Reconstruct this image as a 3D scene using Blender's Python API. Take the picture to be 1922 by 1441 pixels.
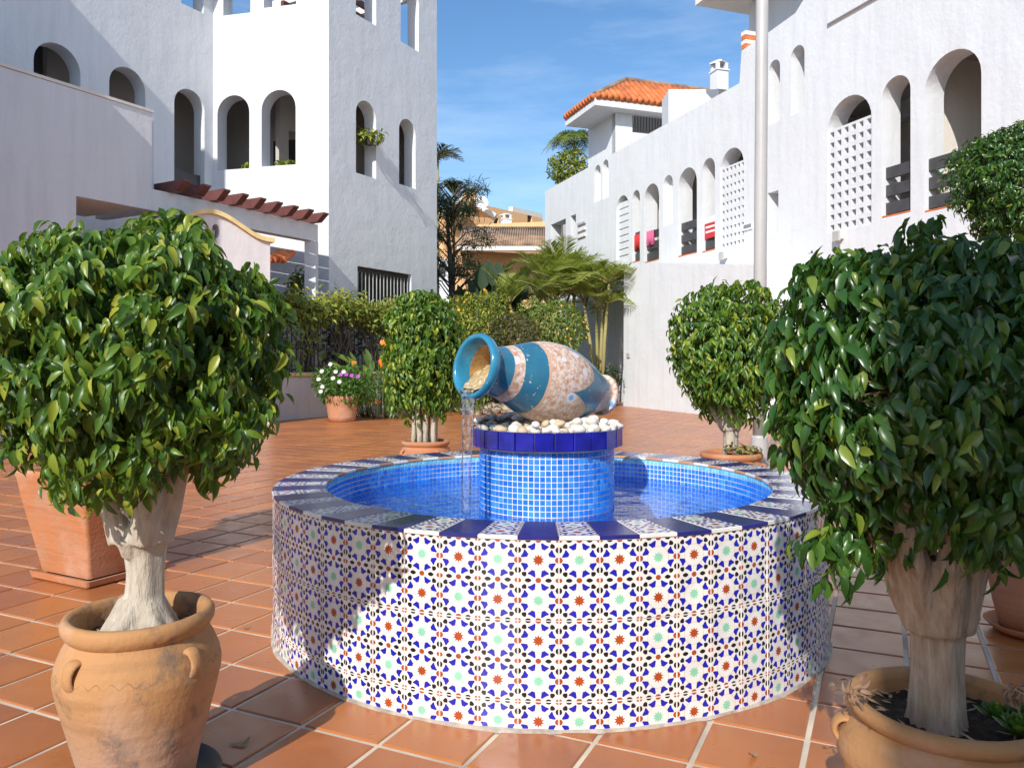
import bpy, bmesh, math, random
import numpy as np
from mathutils import Vector, Matrix
from mathutils.geometry import delaunay_2d_cdt

random.seed(7)
RNG = np.random.default_rng(11)
PI = math.pi
S = bpy.context.scene
for o in list(bpy.data.objects):
    bpy.data.objects.remove(o)
COL = S.collection

# ------------------------------------------------------------------ camera, sky, sun, exposure
F, CX, HY, H = 1474.0, 961.0, 681.0, 1.146          # focal length in photo pixels, horizon, eye height
cam = bpy.data.cameras.new('camera')
camo = bpy.data.objects.new('camera', cam)
COL.objects.link(camo)
camo.location = (0, 0, H)
camo.rotation_euler = (PI / 2, 0, 0)
cam.sensor_width = 36
cam.lens = F / 1922 * 36
cam.shift_y = -(720.5 - HY) / 1922
cam.clip_start = 0.05
cam.clip_end = 3000
S.camera = camo

SUN_AZ, SUN_EL = math.radians(20.5), math.radians(34)
w = bpy.data.worlds.new('World')
S.world = w
w.use_nodes = True
nt = w.node_tree
bg = nt.nodes['Background']
sky = nt.nodes.new('ShaderNodeTexSky')
sky.sky_type = 'NISHITA'
sky.sun_disc = False
sky.sun_elevation = SUN_EL
sky.sun_rotation = math.radians(180) + SUN_AZ
sky.altitude = 100
sky.air_density = 1.0
sky.dust_density = 0.9
sky.ozone_density = 2.0
# faint streaks of high cloud
tc = nt.nodes.new('ShaderNodeTexCoord')
mp = nt.nodes.new('ShaderNodeMapping')
mp.inputs['Scale'].default_value = (1.2, 1.2, 7)
mp.inputs['Rotation'].default_value = (0.25, 0.1, 0)
nz = nt.nodes.new('ShaderNodeTexNoise')
nz.inputs['Scale'].default_value = 2.2
nz.inputs['Detail'].default_value = 6
nz.inputs['Roughness'].default_value = 0.62
rp = nt.nodes.new('ShaderNodeValToRGB')
rp.color_ramp.elements[0].position = 0.46
rp.color_ramp.elements[1].position = 0.8
rp.color_ramp.elements[1].color = (0.22, 0.22, 0.22, 1)
mx = nt.nodes.new('ShaderNodeMix')
mx.data_type = 'RGBA'
nt.links.new(tc.outputs['Generated'], mp.inputs['Vector'])
nt.links.new(mp.outputs['Vector'], nz.inputs['Vector'])
nt.links.new(nz.outputs['Fac'], rp.inputs['Fac'])
nt.links.new(rp.outputs['Color'], mx.inputs['Factor'])
nt.links.new(sky.outputs['Color'], mx.inputs['A'])
mx.inputs['B'].default_value = (7.5, 8.0, 8.6, 1)
hs_ = nt.nodes.new('ShaderNodeHueSaturation')
hs_.inputs['Saturation'].default_value = 1.2
hs_.inputs['Value'].default_value = 1.14
nt.links.new(mx.outputs['Result'], hs_.inputs['Color'])
nt.links.new(hs_.outputs['Color'], bg.inputs['Color'])
bg.inputs['Strength'].default_value = 0.142

sun = bpy.data.lights.new('sun', 'SUN')
sun.energy = 4.7
sun.angle = math.radians(0.55)
sun.color = (1.0, 0.955, 0.89)
suno = bpy.data.objects.new('sun', sun)
COL.objects.link(suno)
LDIR = Vector((math.sin(SUN_AZ) * math.cos(SUN_EL), math.cos(SUN_AZ) * math.cos(SUN_EL), -math.sin(SUN_EL)))
suno.rotation_euler = LDIR.to_track_quat('-Z', 'Y').to_euler()
suno.location = (-5, -10, 12)

S.view_settings.view_transform = 'Standard'
S.view_settings.look = 'None'
S.view_settings.gamma = 1
S.view_settings.exposure = 0.15
S.render.engine = 'CYCLES'
S.cycles.max_bounces = 8
S.cycles.transparent_max_bounces = 12


# ------------------------------------------------------------------ materials
MATS = {}


def nodes_mat(name):
    m = bpy.data.materials.new(name)
    m.use_nodes = True
    t = m.node_tree
    b = t.nodes['Principled BSDF']
    MATS[name] = m
    return m, t, b


def N(t, kind, **inp):
    n = t.nodes.new(kind)
    for k, v in inp.items():
        n.inputs[k.replace('_', ' ')].default_value = v
    return n


def L(t, a, b):
    t.links.new(a, b)


def mixc(t, fac, a, b, blend='MIX'):
    n = t.nodes.new('ShaderNodeMix')
    n.data_type = 'RGBA'
    n.blend_type = blend
    for s, v in (('Factor', fac), ('A', a), ('B', b)):
        if isinstance(v, (int, float)):
            n.inputs[s].default_value = v
        elif isinstance(v, (tuple, list)):
            n.inputs[s].default_value = (*v, 1) if len(v) == 3 else v
        else:
            t.links.new(v, n.inputs[s])
    return n.outputs['Result']


def math_n(t, op, a, b=None, c=None):
    n = t.nodes.new('ShaderNodeMath')
    n.operation = op
    for i, v in enumerate((a, b, c)):
        if v is None:
            continue
        if isinstance(v, (int, float)):
            n.inputs[i].default_value = v
        else:
            t.links.new(v, n.inputs[i])
    return n.outputs[0]


def ramp(t, fac, stops):
    n = t.nodes.new('ShaderNodeValToRGB')
    els = n.color_ramp.elements
    while len(els) < len(stops):
        els.new(0.5)
    for e, (p, c) in zip(els, stops):
        e.position = p
        e.color = (*c, 1) if len(c) == 3 else c
    t.links.new(fac, n.inputs['Fac'])
    return n.outputs['Color']


def noise(t, vec, scale, detail=4, rough=0.55):
    n = N(t, 'ShaderNodeTexNoise', Scale=scale, Detail=detail, Roughness=rough)
    if vec is not None:
        L(t, vec, n.inputs['Vector'])
    return n.outputs['Fac']


def coords(t, which='Object', scale=None):
    n = t.nodes.new('ShaderNodeTexCoord')
    out = n.outputs[which]
    if scale:
        m = t.nodes.new('ShaderNodeMapping')
        m.inputs['Scale'].default_value = scale
        L(t, out, m.inputs['Vector'])
        out = m.outputs['Vector']
    return out


def bump(t, b, height, strength=0.3, dist=0.01):
    n = N(t, 'ShaderNodeBump', Strength=strength, Distance=dist)
    L(t, height, n.inputs['Height'])
    L(t, n.outputs['Normal'], b.inputs['Normal'])
    return n


def rand(t):
    g = t.nodes.new('ShaderNodeNewGeometry')
    oi = t.nodes.new('ShaderNodeObjectInfo')
    s = math_n(t, 'ADD', g.outputs['Random Per Island'], oi.outputs['Random'])
    return math_n(t, 'FRACT', s)


def plain(name, col, rough=0.6, var=0.0, scale=8, bmp=0, metal=0, bscale=None, bdist=0.01):
    m, t, b = nodes_mat(name)
    b.inputs['Base Color'].default_value = (*col, 1)
    b.inputs['Roughness'].default_value = rough
    b.inputs['Metallic'].default_value = metal
    v = coords(t)
    if var:
        f = noise(t, v, scale, 5)
        lo = [c * (1 - var) for c in col]
        hi = [min(1, c * (1 + var)) for c in col]
        L(t, ramp(t, f, [(0.3, lo), (0.7, hi)]), b.inputs['Base Color'])
    if bmp:
        bump(t, b, noise(t, v, bscale or scale * 4, 4), bmp, bdist)
    return m


def stucco(name, col, streak=0.12):
    m, t, b = nodes_mat(name)
    v = coords(t)
    vs = coords(t, 'Object', (3.5, 3.5, 0.35))
    f1 = noise(t, vs, 1.6, 6, 0.6)
    f2 = noise(t, v, 0.9, 5, 0.6)
    c = mixc(t, math_n(t, 'MULTIPLY', ramp(t, f1, [(0.45, (0, 0, 0)), (0.8, (1, 1, 1))]), streak * 3), col, tuple(x * (0.80, 0.79, 0.80)[i] for i, x in enumerate(col)))
    c = mixc(t, math_n(t, 'MULTIPLY', ramp(t, f2, [(0.4, (0, 0, 0)), (0.75, (1, 1, 1))]), streak * 2), c, tuple(x * (0.9, 0.88, 0.86)[i] for i, x in enumerate(col)))
    L(t, c, b.inputs['Base Color'])
    b.inputs['Roughness'].default_value = 0.85
    h = math_n(t, 'ADD', noise(t, v, 14, 5, 0.65), math_n(t, 'MULTIPLY', noise(t, v, 2.2, 3), 2.5))
    bump(t, b, h, 0.55, 0.012)
    return m


WHITE = stucco('white_stucco', (0.665, 0.69, 0.715), 0.22)
WHITE2 = stucco('cream_stucco', (0.72, 0.68, 0.62))
LILAC = stucco('aged_shade_stucco', (0.66, 0.62, 0.62), 0.22)  # lilac shade of the white gate wall put into the colour, with streaks
ORANGE = stucco('orange_stucco', (0.78, 0.46, 0.22), 0.15)
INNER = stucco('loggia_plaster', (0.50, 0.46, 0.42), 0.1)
YELLOW = plain('yellow_paint', (0.70, 0.52, 0.24), 0.7, 0.15, 6, 0.2)
WINE = plain('wine_red_timber', (0.13, 0.045, 0.04), 0.55, 0.25, 5, 0.2)
CHAR = plain('charcoal_timber', (0.055, 0.055, 0.06), 0.55, 0.2, 6, 0.15)
IRON = plain('dark_iron', (0.035, 0.03, 0.03), 0.5, 0.3, 10, 0.2)
DBROWN = plain('dark_window_frame', (0.03, 0.022, 0.02), 0.45)
CURTAIN = plain('pale_blind', (0.35, 0.36, 0.34), 0.6, 0.15, 4)
GREYP = plain('grey_painted_metal', (0.42, 0.41, 0.40), 0.42, 0.06, 3, 0.1)
GROUT = plain('cream_grout', (0.56, 0.48, 0.37), 0.9, 0.38, 2.6, 0.3)
WGROUT = plain('white_grout', (0.74, 0.71, 0.67), 0.85, 0.12, 12)
SOIL = plain('dark_soil', (0.035, 0.024, 0.016), 0.95, 0.6, 40, 0.8, bscale=60, bdist=0.02)
EARTH = plain('dry_earth', (0.20, 0.14, 0.09), 0.95, 0.35, 3, 0.5, bscale=12)
ROCK = plain('tan_rock', (0.42, 0.34, 0.24), 0.9, 0.4, 5, 0.8, bscale=9, bdist=0.04)
PEBBLE = plain('white_pebble', (0.68, 0.64, 0.57), 0.6, 0.16, 9, 0.25)
BEIGE_PEB = plain('tan_pebble', (0.55, 0.44, 0.29), 0.65, 0.25, 9, 0.25)
PEB2 = plain('wet_shade_pebble', (0.22, 0.19, 0.165), 0.25, 0.35, 9, 0.25)  # colour holds both wetness and the shade below the jar mouth
RED = plain('red_cloth', (0.55, 0.03, 0.03), 0.7, 0.1)
PINK = plain('pink_cloth', (0.62, 0.12, 0.26), 0.7, 0.1)
SIGNW = plain('white_board', (0.75, 0.75, 0.75), 0.5)
TEXTG = plain('grey_print', (0.25, 0.25, 0.27), 0.6)
FLW = plain('white_petals', (0.85, 0.84, 0.80), 0.6)
FLP = plain('purple_petals', (0.45, 0.05, 0.50), 0.6)
FLO = plain('orange_petals', (0.85, 0.22, 0.02), 0.6)
FLY = plain('yellow_orange_petals', (0.85, 0.42, 0.02), 0.6)
ROOFC = plain('fired_roof_tile', (0.56, 0.155, 0.045), 0.75, 0.35, 2.5, 0.3)
OLDROOF = plain('old_roof_tile', (0.30, 0.20, 0.13), 0.9, 0.5, 1.2, 0.6)
STRAW = plain('dry_leaf_litter', (0.35, 0.25, 0.14), 0.9, 0.4, 30)
TWIG = plain('dry_twig', (0.24, 0.15, 0.10), 0.8, 0.3, 20)


def terracotta_pot(name, a, bcol, cdark, zmid=None, incise=False):
    m, t, b = nodes_mat(name)
    v = coords(t)
    band = coords(t, 'Object', (1, 1, 14))
    f = noise(t, v, 5, 6, 0.6)
    g = noise(t, band, 3, 4)
    sp = t.nodes.new('ShaderNodeSeparateXYZ')
    L(t, v, sp.inputs[0])
    X, Y, Z = sp.outputs
    fac = ramp(t, f, [(0.35, (0, 0, 0)), (0.68, (1, 1, 1))])
    if zmid:                                    # upper body ochre, lower body greyish pink
        fac = math_n(t, 'ADD', math_n(t, 'MULTIPLY', math_n(t, 'SUBTRACT', zmid, Z), 7.0), math_n(t, 'MULTIPLY', math_n(t, 'SUBTRACT', f, 0.4), 2.6))
        n_ = t.nodes.new('ShaderNodeClamp')
        L(t, fac, n_.inputs['Value'])
        fac = n_.outputs[0]
    c = mixc(t, fac, a, bcol)
    c = mixc(t, math_n(t, 'MULTIPLY', ramp(t, g, [(0.48, (0, 0, 0)), (0.70, (1, 1, 1))]), 0.5), c, tuple(x * 0.68 for x in a))
    st = noise(t, v, 9, 7, 0.7)
    c = mixc(t, ramp(t, st, [(0.53, (0, 0, 0)), (0.68, (0.9, 0.9, 0.9))]), c, cdark)
    bl = noise(t, v, 3.2, 5, 0.6)
    c = mixc(t, math_n(t, 'MULTIPLY', ramp(t, bl, [(0.52, (0, 0, 0)), (0.66, (1, 1, 1))]), 0.55), c, tuple(min(1, x * 1.1 + 0.08) for x in bcol))
    h = math_n(t, 'ADD', math_n(t, 'MULTIPLY', g, 0.8), noise(t, v, 60, 3))
    if incise:                                  # wavy line scratched round the shoulder
        ang = math_n(t, 'ARCTAN2', Y, X)
        zz = math_n(t, 'SUBTRACT', Z, math_n(t, 'ADD', 0.296, math_n(t, 'MULTIPLY', math_n(t, 'SINE', math_n(t, 'MULTIPLY', ang, 34)), 0.005)))
        ln = math_n(t, 'LESS_THAN', math_n(t, 'ABSOLUTE', zz), 0.0018)
        c = mixc(t, math_n(t, 'MULTIPLY', math_n(t, 'MULTIPLY', ln, 0.7), ramp(t, noise(t, v, 14, 3), [(0.42, (0, 0, 0)), (0.6, (1, 1, 1))])), c, tuple(x * 0.45 for x in a))
        h = math_n(t, 'SUBTRACT', h, math_n(t, 'MULTIPLY', ln, 0.5))
    L(t, c, b.inputs['Base Color'])
    b.inputs['Roughness'].default_value = 0.82
    bump(t, b, h, 0.4, 0.006)
    return m


POT_A = terracotta_pot('weathered_ochre_terracotta', (0.42, 0.215, 0.085), (0.40, 0.245, 0.16), (0.12, 0.095, 0.08), 0.24, True)
POT_B = terracotta_pot('smooth_orange_terracotta', (0.46, 0.165, 0.06), (0.42, 0.19, 0.095), (0.36, 0.22, 0.14))
POT_C = terracotta_pot('pale_terracotta', (0.52, 0.22, 0.11), (0.46, 0.24, 0.15), (0.36, 0.24, 0.17))


def floor_tile_mat():
    m, t, b = nodes_mat('terracotta_floor_tile')
    r = rand(t)
    v = coords(t, 'Object')
    geo = t.nodes.new('ShaderNodeNewGeometry')
    p = geo.outputs['Position']
    f = noise(t, p, 9, 6, 0.6)
    f2 = noise(t, p, 1.3, 3)
    base = ramp(t, r, [(0.0, (0.34, 0.102, 0.024)), (0.35, (0.41, 0.130, 0.030)), (0.7, (0.46, 0.160, 0.040)), (1.0, (0.37, 0.118, 0.034))])
    c = mixc(t, math_n(t, 'MULTIPLY', ramp(t, f, [(0.4, (0, 0, 0)), (0.72, (1, 1, 1))]), 0.5), base, (0.47, 0.185, 0.062))
    c = mixc(t, math_n(t, 'MULTIPLY', ramp(t, f2, [(0.42, (0, 0, 0)), (0.68, (1, 1, 1))]), 0.6), c, (0.27, 0.095, 0.048))
    sp = noise(t, p, 70, 2)
    c = mixc(t, ramp(t, sp, [(0.68, (0, 0, 0)), (0.76, (0.5, 0.5, 0.5))]), c, (0.22, 0.08, 0.05))
    L(t, c, b.inputs['Base Color'])
    L(t, ramp(t, f, [(0.3, (0.24, 0.24, 0.24)), (0.7, (0.46, 0.46, 0.46))]), b.inputs['Roughness'])
    b.inputs['Coat Weight'].default_value = 0.12
    b.inputs['Coat Roughness'].default_value = 0.22
    bump(t, b, noise(t, p, 22, 4), 0.10, 0.006)
    return m


FLOOR = floor_tile_mat()


def glaze(name, col, rough=0.12, var=0.12):
    m, t, b = nodes_mat(name)
    geo = t.nodes.new('ShaderNodeNewGeometry')
    f = noise(t, geo.outputs['Position'], 14, 4)
    L(t, ramp(t, f, [(0.3, [c * (1 - var) for c in col]), (0.7, [min(1, c * (1 + var)) for c in col])]), b.inputs['Base Color'])
    b.inputs['Roughness'].default_value = rough
    b.inputs['IOR'].default_value = 1.5
    bump(t, b, noise(t, geo.outputs['Position'], 30, 2), 0.05, 0.004)
    return m


G_WHITE = glaze('white_glaze', (0.71, 0.69, 0.655), 0.2, 0.10)
G_BLUE = glaze('cobalt_glaze', (0.016, 0.016, 0.36), 0.15)
G_BLACK = glaze('black_glaze', (0.018, 0.013, 0.012), 0.15)
G_RED = glaze('rust_red_glaze', (0.36, 0.065, 0.016), 0.15)
G_GREEN = glaze('mint_green_glaze', (0.24, 0.54, 0.37), 0.15)
G_CREAM = glaze('cream_line_glaze', (0.62, 0.50, 0.33), 0.2)
G_NAVY = glaze('navy_glaze', (0.022, 0.022, 0.16), 0.16, 0.25)
G_ROYAL = glaze('royal_blue_glaze', (0.012, 0.014, 0.23), 0.08, 0.35)
G_BODY = plain('tile_biscuit', (0.50, 0.25, 0.14), 0.9, 0.2)


def mosaic_mat(name, stops):
    m, t, b = nodes_mat(name)
    r = rand(t)
    L(t, ramp(t, r, stops), b.inputs['Base Color'])
    b.inputs['Roughness'].default_value = 0.12
    return m


MOSAIC = mosaic_mat('blue_glass_mosaic', [(0.0, (0.012, 0.13, 0.62)), (0.3, (0.018, 0.18, 0.72)), (0.75, (0.025, 0.22, 0.78)), (1.0, (0.05, 0.32, 0.85))])
MOSAIC_T = mosaic_mat('turquoise_glass_mosaic', [(0.0, (0.10, 0.42, 0.66)), (1.0, (0.22, 0.60, 0.75))])


def pool_floor_mat():
    m, t, b = nodes_mat('pool_floor_mosaic')
    v = coords(t, 'Object', (1, 1, 1))
    br = t.nodes.new('ShaderNodeTexBrick')
    br.offset = 0
    br.inputs['Scale'].default_value = 20
    br.inputs['Brick Width'].default_value = 0.5
    br.inputs['Row Height'].default_value = 0.5
    br.inputs['Mortar Size'].default_value = 0.03
    br.inputs['Color1'].default_value = (0.015, 0.19, 0.66, 1)
    br.inputs['Color2'].default_value = (0.03, 0.27, 0.76, 1)
    br.inputs['Mortar'].default_value = (0.25, 0.45, 0.7, 1)
    L(t, v, br.inputs['Vector'])
    L(t, br.outputs['Color'], b.inputs['Base Color'])
    b.inputs['Roughness'].default_value = 0.3
    return m


POOLF = pool_floor_mat()


def water_mat(name, tint, bs, scale=9, dist=0.03, ior=1.33, white=0.0, refl=1.0):
    m = bpy.data.materials.new(name)
    m.use_nodes = True
    t = m.node_tree
    t.nodes.remove(t.nodes['Principled BSDF'])
    out = t.nodes['Material Output']
    tr = N(t, 'ShaderNodeBsdfTransparent')
    tr.inputs['Color'].default_value = (*tint, 1)
    gl = N(t, 'ShaderNodeBsdfGlossy', Roughness=0.015)
    fr = N(t, 'ShaderNodeFresnel', IOR=ior)
    geo = t.nodes.new('ShaderNodeNewGeometry')
    p = geo.outputs['Position']
    h = math_n(t, 'ADD', noise(t, p, scale, 3), math_n(t, 'MULTIPLY', noise(t, p, scale * 3.1, 3), 0.35))
    b = N(t, 'ShaderNodeBump', Strength=bs, Distance=dist)
    L(t, h, b.inputs['Height'])
    L(t, b.outputs['Normal'], gl.inputs['Normal'])
    L(t, b.outputs['Normal'], fr.inputs['Normal'])
    mxn = t.nodes.new('ShaderNodeMixShader')
    L(t, math_n(t, 'MULTIPLY', fr.outputs[0], refl), mxn.inputs[0])
    L(t, tr.outputs[0], mxn.inputs[1])
    L(t, gl.outputs[0], mxn.inputs[2])
    res = mxn.outputs[0]
    if white:
        df = N(t, 'ShaderNodeBsdfDiffuse')
        df.inputs['Color'].default_value = (0.85, 0.88, 0.92, 1)
        m2 = t.nodes.new('ShaderNodeMixShader')
        fz = math_n(t, 'MULTIPLY', ramp(t, noise(t, p, 55, 4), [(0.4, (0, 0, 0)), (0.65, (1, 1, 1))]), white)
        L(t, fz, m2.inputs[0])
        L(t, res, m2.inputs[1])
        L(t, df.outputs[0], m2.inputs[2])
        res = m2.outputs[0]
    L(t, res, out.inputs['Surface'])
    return m


WATER = water_mat('pool_water', (0.55, 0.84, 0.98), 0.34, 9, 0.03, 1.2, 0.0, 0.5)
STREAM = water_mat('clear_stream', (0.92, 0.93, 0.95), 0.25, 22, 0.03, 1.33, 0.16)
SHEET = water_mat('water_sheet', (0.93, 0.88, 0.76), 0.9, 40, 0.02)


def leaf_mat(name, stops, rough=0.28, transl=0.35, back=(0.30, 0.42, 0.05)):
    m, t, b = nodes_mat(name)
    r = rand(t)
    col = ramp(t, r, stops)
    L(t, col, b.inputs['Base Color'])
    b.inputs['Roughness'].default_value = rough
    b.inputs['Specular IOR Level'].default_value = 0.5
    tl = t.nodes.new('ShaderNodeBsdfTranslucent')
    L(t, mixc(t, 0.5, col, back), tl.inputs['Color'])
    ms = t.nodes.new('ShaderNodeMixShader')
    ms.inputs[0].default_value = transl
    L(t, b.outputs[0], ms.inputs[1])
    L(t, tl.outputs[0], ms.inputs[2])
    L(t, ms.outputs[0], t.nodes['Material Output'].inputs['Surface'])
    return m


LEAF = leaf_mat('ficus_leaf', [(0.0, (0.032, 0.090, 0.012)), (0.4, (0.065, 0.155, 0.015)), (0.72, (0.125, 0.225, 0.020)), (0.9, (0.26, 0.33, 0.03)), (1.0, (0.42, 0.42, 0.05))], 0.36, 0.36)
LEAF_D = leaf_mat('shade_dark_ficus_leaf', [(0.0, (0.018, 0.060, 0.010)), (0.5, (0.032, 0.098, 0.014)), (0.88, (0.070, 0.155, 0.020)), (1.0, (0.22, 0.28, 0.035))], 0.30, 0.26)  # darker leaf copy: shade of the front right tree is in the colour
HEDGE = leaf_mat('yellow_green_leaf', [(0.0, (0.09, 0.14, 0.016)), (0.6, (0.20, 0.245, 0.026)), (1.0, (0.40, 0.38, 0.045))], 0.45, 0.3)
BUSH = leaf_mat('bush_leaf', [(0.0, (0.06, 0.12, 0.018)), (0.6, (0.13, 0.195, 0.028)), (1.0, (0.25, 0.29, 0.04))], 0.5, 0.25)
OLIVE = leaf_mat('olive_brown_leaf', [(0.0, (0.05, 0.06, 0.015)), (1.0, (0.11, 0.10, 0.03))], 0.6, 0.2)
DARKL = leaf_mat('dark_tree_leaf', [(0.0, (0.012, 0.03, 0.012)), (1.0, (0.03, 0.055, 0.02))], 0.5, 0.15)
PALM = leaf_mat('palm_leaf', [(0.0, (0.20, 0.27, 0.035)), (0.6, (0.32, 0.38, 0.06)), (1.0, (0.52, 0.52, 0.13))], 0.5, 0.45)
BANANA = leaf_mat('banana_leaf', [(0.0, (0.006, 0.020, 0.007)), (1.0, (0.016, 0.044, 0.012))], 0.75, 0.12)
FLEAF = leaf_mat('fresh_green_leaf', [(0.0, (0.04, 0.12, 0.015)), (1.0, (0.10, 0.22, 0.03))], 0.4, 0.3)


def bark_mat(name, a, bcol, rings=True):
    m, t, b = nodes_mat(name)
    v = coords(t)
    vs = coords(t, 'Object', (9, 9, 1.5))
    f = noise(t, vs, 6, 6, 0.65)
    g = noise(t, v, 14, 5)
    c = mixc(t, ramp(t, f, [(0.35, (0, 0, 0)), (0.7, (1, 1, 1))]), a, bcol)
    c = mixc(t, ramp(t, g, [(0.58, (0, 0, 0)), (0.78, (0.7, 0.7, 0.7))]), c, tuple(x * 0.55 for x in a))
    L(t, c, b.inputs['Base Color'])
    b.inputs['Roughness'].default_value = 0.85
    bump(t, b, math_n(t, 'ADD', f, math_n(t, 'MULTIPLY', g, 0.9)), 0.8, 0.012)
    return m


BARK_W = bark_mat('pale_ficus_bark', (0.38, 0.32, 0.25), (0.55, 0.49, 0.40))
BARK_T = bark_mat('tan_bark', (0.30, 0.20, 0.13), (0.50, 0.40, 0.30))
BARK_D = bark_mat('dark_bark', (0.09, 0.07, 0.05), (0.14, 0.11, 0.08))
CANE = bark_mat('palm_cane', (0.28, 0.26, 0.10), (0.36, 0.30, 0.13))


# ------------------------------------------------------------------ geometry helpers
WL = {}          # world translation of objects whose chain is translation only


def finish(o, parent=None, loc=(0, 0, 0)):
    COL.objects.link(o)
    o.location = loc
    if parent is not None:
        o.parent = parent
    return o


def tag(o, label=None, cat=None, group=None, kind=None):
    if label:
        o['label'] = label
    if cat:
        o['category'] = cat
    if group:
        o['group'] = group
    if kind:
        o['kind'] = kind
    return o


def thing(name, loc, label, cat, group=None, rz=0):
    o = bpy.data.objects.new(name, None)
    o.empty_display_size = 0.1
    finish(o, None, loc)
    o.rotation_euler = (0, 0, rz)
    WL[o.name] = Vector(loc)
    return tag(o, label, cat, group)


class MB:
    def __init__(s):
        s.v, s.f, s.m = [], [], []

    def add(s, verts, faces, mi=0):
        n = len(s.v)
        s.v += [tuple(p) for p in verts]
        s.f += [tuple(i + n for i in f) for f in faces]
        s.m += [mi] * len(faces)
        return s

    def box(s, c, d, rz=0, mi=0):
        x, y, z = d[0] / 2, d[1] / 2, d[2] / 2
        ca, sa = math.cos(rz), math.sin(rz)
        vs = []
        for k in (-z, z):
            for (a, b) in ((-x, -y), (x, -y), (x, y), (-x, y)):
                vs.append((c[0] + a * ca - b * sa, c[1] + a * sa + b * ca, c[2] + k))
        return s.add(vs, [(3, 2, 1, 0), (4, 5, 6, 7), (0, 1, 5, 4), (1, 2, 6, 5), (2, 3, 7, 6), (3, 0, 4, 7)], mi)

    def seg(s, a, b, wd, ht, up=(0, 0, 1), mi=0):
        """bar of rectangular section from a to b"""
        a, b, up = Vector(a), Vector(b), Vector(up)
        d = (b - a).normalized()
        r = d.cross(up).normalized()
        u = r.cross(d)
        vs = []
        for p in (a, b):
            for (i, j) in ((-1, -1), (1, -1), (1, 1), (-1, 1)):
                vs.append(p + r * (i * wd / 2) + u * (j * ht / 2))
        return s.add(vs, [(3, 2, 1, 0), (4, 5, 6, 7), (0, 1, 5, 4), (1, 2, 6, 5), (2, 3, 7, 6), (3, 0, 4, 7)], mi)

    def tube(s, pts, rads, n=10, mi=0, ridge=None, cap=True):
        pts = [Vector(p) for p in pts]
        rings = []
        prev = None
        for i, p in enumerate(pts):
            d = (pts[min(i + 1, len(pts) - 1)] - pts[max(i - 1, 0)]).normalized()
            ref = prev if prev is not None else (Vector((1, 0, 0)) if abs(d.x) < 0.9 else Vector((0, 1, 0)))
            r = (ref - d * ref.dot(d)).normalized()
            prev = r
            u = d.cross(r)
            ring = []
            for k in range(n):
                a = 2 * PI * k / n
                rr = rads[i] * (1 + (ridge(a, i) if ridge else 0))
                ring.append(p + (r * math.cos(a) + u * math.sin(a)) * rr)
            rings.append(ring)
        vs = [q for ring in rings for q in ring]
        fs = []
        for i in range(len(pts) - 1):
            for k in range(n):
                k2 = (k + 1) % n
                fs.append((i * n + k, i * n + k2, (i + 1) * n + k2, (i + 1) * n + k))
        if cap:
            fs.append(tuple(range(n - 1, -1, -1)))
            fs.append(tuple(range((len(pts) - 1) * n, len(pts) * n)))
        return s.add(vs, fs, mi)

    def lathe(s, prof, n=40, mi=0, wob=0, c=(0, 0, 0), ph=0.0):
        vs, fs = [], []
        for i, (r, z) in enumerate(prof):
            for k in range(n):
                a = 2 * PI * k / n
                rr = r * (1 + wob * math.sin(2 * a + ph) + wob * 0.6 * math.sin(3 * a + 1.3 + ph))
                vs.append((c[0] + rr * math.cos(a), c[1] + rr * math.sin(a), c[2] + z + wob * 0.6 * r * math.sin(a * 2 + 2 + ph)))
        for i in range(len(prof) - 1):
            for k in range(n):
                k2 = (k + 1) % n
                fs.append((i * n + k, i * n + k2, (i + 1) * n + k2, (i + 1) * n + k))
        return s.add(vs, fs, mi)

    def build(s, name, mats, parent=None, world=False, loc=(0, 0, 0), smooth=False):
        me = bpy.data.meshes.new(name)
        me.from_pydata(s.v, [], s.f)
        mats = mats if isinstance(mats, (list, tuple)) else [mats]
        for m in mats:
            me.materials.append(m)
        if len(mats) > 1:
            me.polygons.foreach_set('material_index', s.m)
        if smooth:
            me.polygons.foreach_set('use_smooth', [True] * len(me.polygons))
        me.update()
        o = bpy.data.objects.new(name, me)
        if world and parent is not None:                  # vertices given in world coordinates
            off = WL.get(parent.name, Vector((0, 0, 0)))
            finish(o, parent, tuple(-off))
            WL[o.name] = Vector((0, 0, 0))
        else:
            finish(o, parent, loc)
            WL[o.name] = Vector(loc) + (WL.get(parent.name, Vector((0, 0, 0))) if parent else Vector((0, 0, 0)))
        return o


def smooth_by_angle(o, deg=40):
    me = o.data
    me.polygons.foreach_set('use_smooth', [True] * len(me.polygons))
    bm = bmesh.new()
    bm.from_mesh(me)
    for e in bm.edges:
        e.smooth = not (len(e.link_faces) == 2 and e.calc_face_angle(0) > math.radians(deg))
    bm.to_mesh(me)
    bm.free()


def mesh_np(name, verts, tris, mat, parent=None, loc=(0, 0, 0), smooth=True):
    me = bpy.data.meshes.new(name)
    nv, nf, k = len(verts), len(tris), tris.shape[1]
    me.vertices.add(nv)
    me.vertices.foreach_set('co', np.ascontiguousarray(verts, dtype=np.float32).ravel())
    me.loops.add(nf * k)
    me.loops.foreach_set('vertex_index', np.ascontiguousarray(tris, dtype=np.int32).ravel())
    me.polygons.add(nf)
    me.polygons.foreach_set('loop_start', np.arange(0, nf * k, k, dtype=np.int32))
    me.polygons.foreach_set('loop_total', np.full(nf, k, dtype=np.int32))
    me.polygons.foreach_set('use_smooth', np.full(nf, smooth))
    me.materials.append(mat)
    me.update(calc_edges=True)
    o = bpy.data.objects.new(name, me)
    finish(o, parent, loc)
    return o


def copy_tree(o, parent=None):
    c = o.copy()
    COL.objects.link(c)
    c.parent = parent
    for ch in list(o.children):
        copy_tree(ch, c)
    return c


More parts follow.
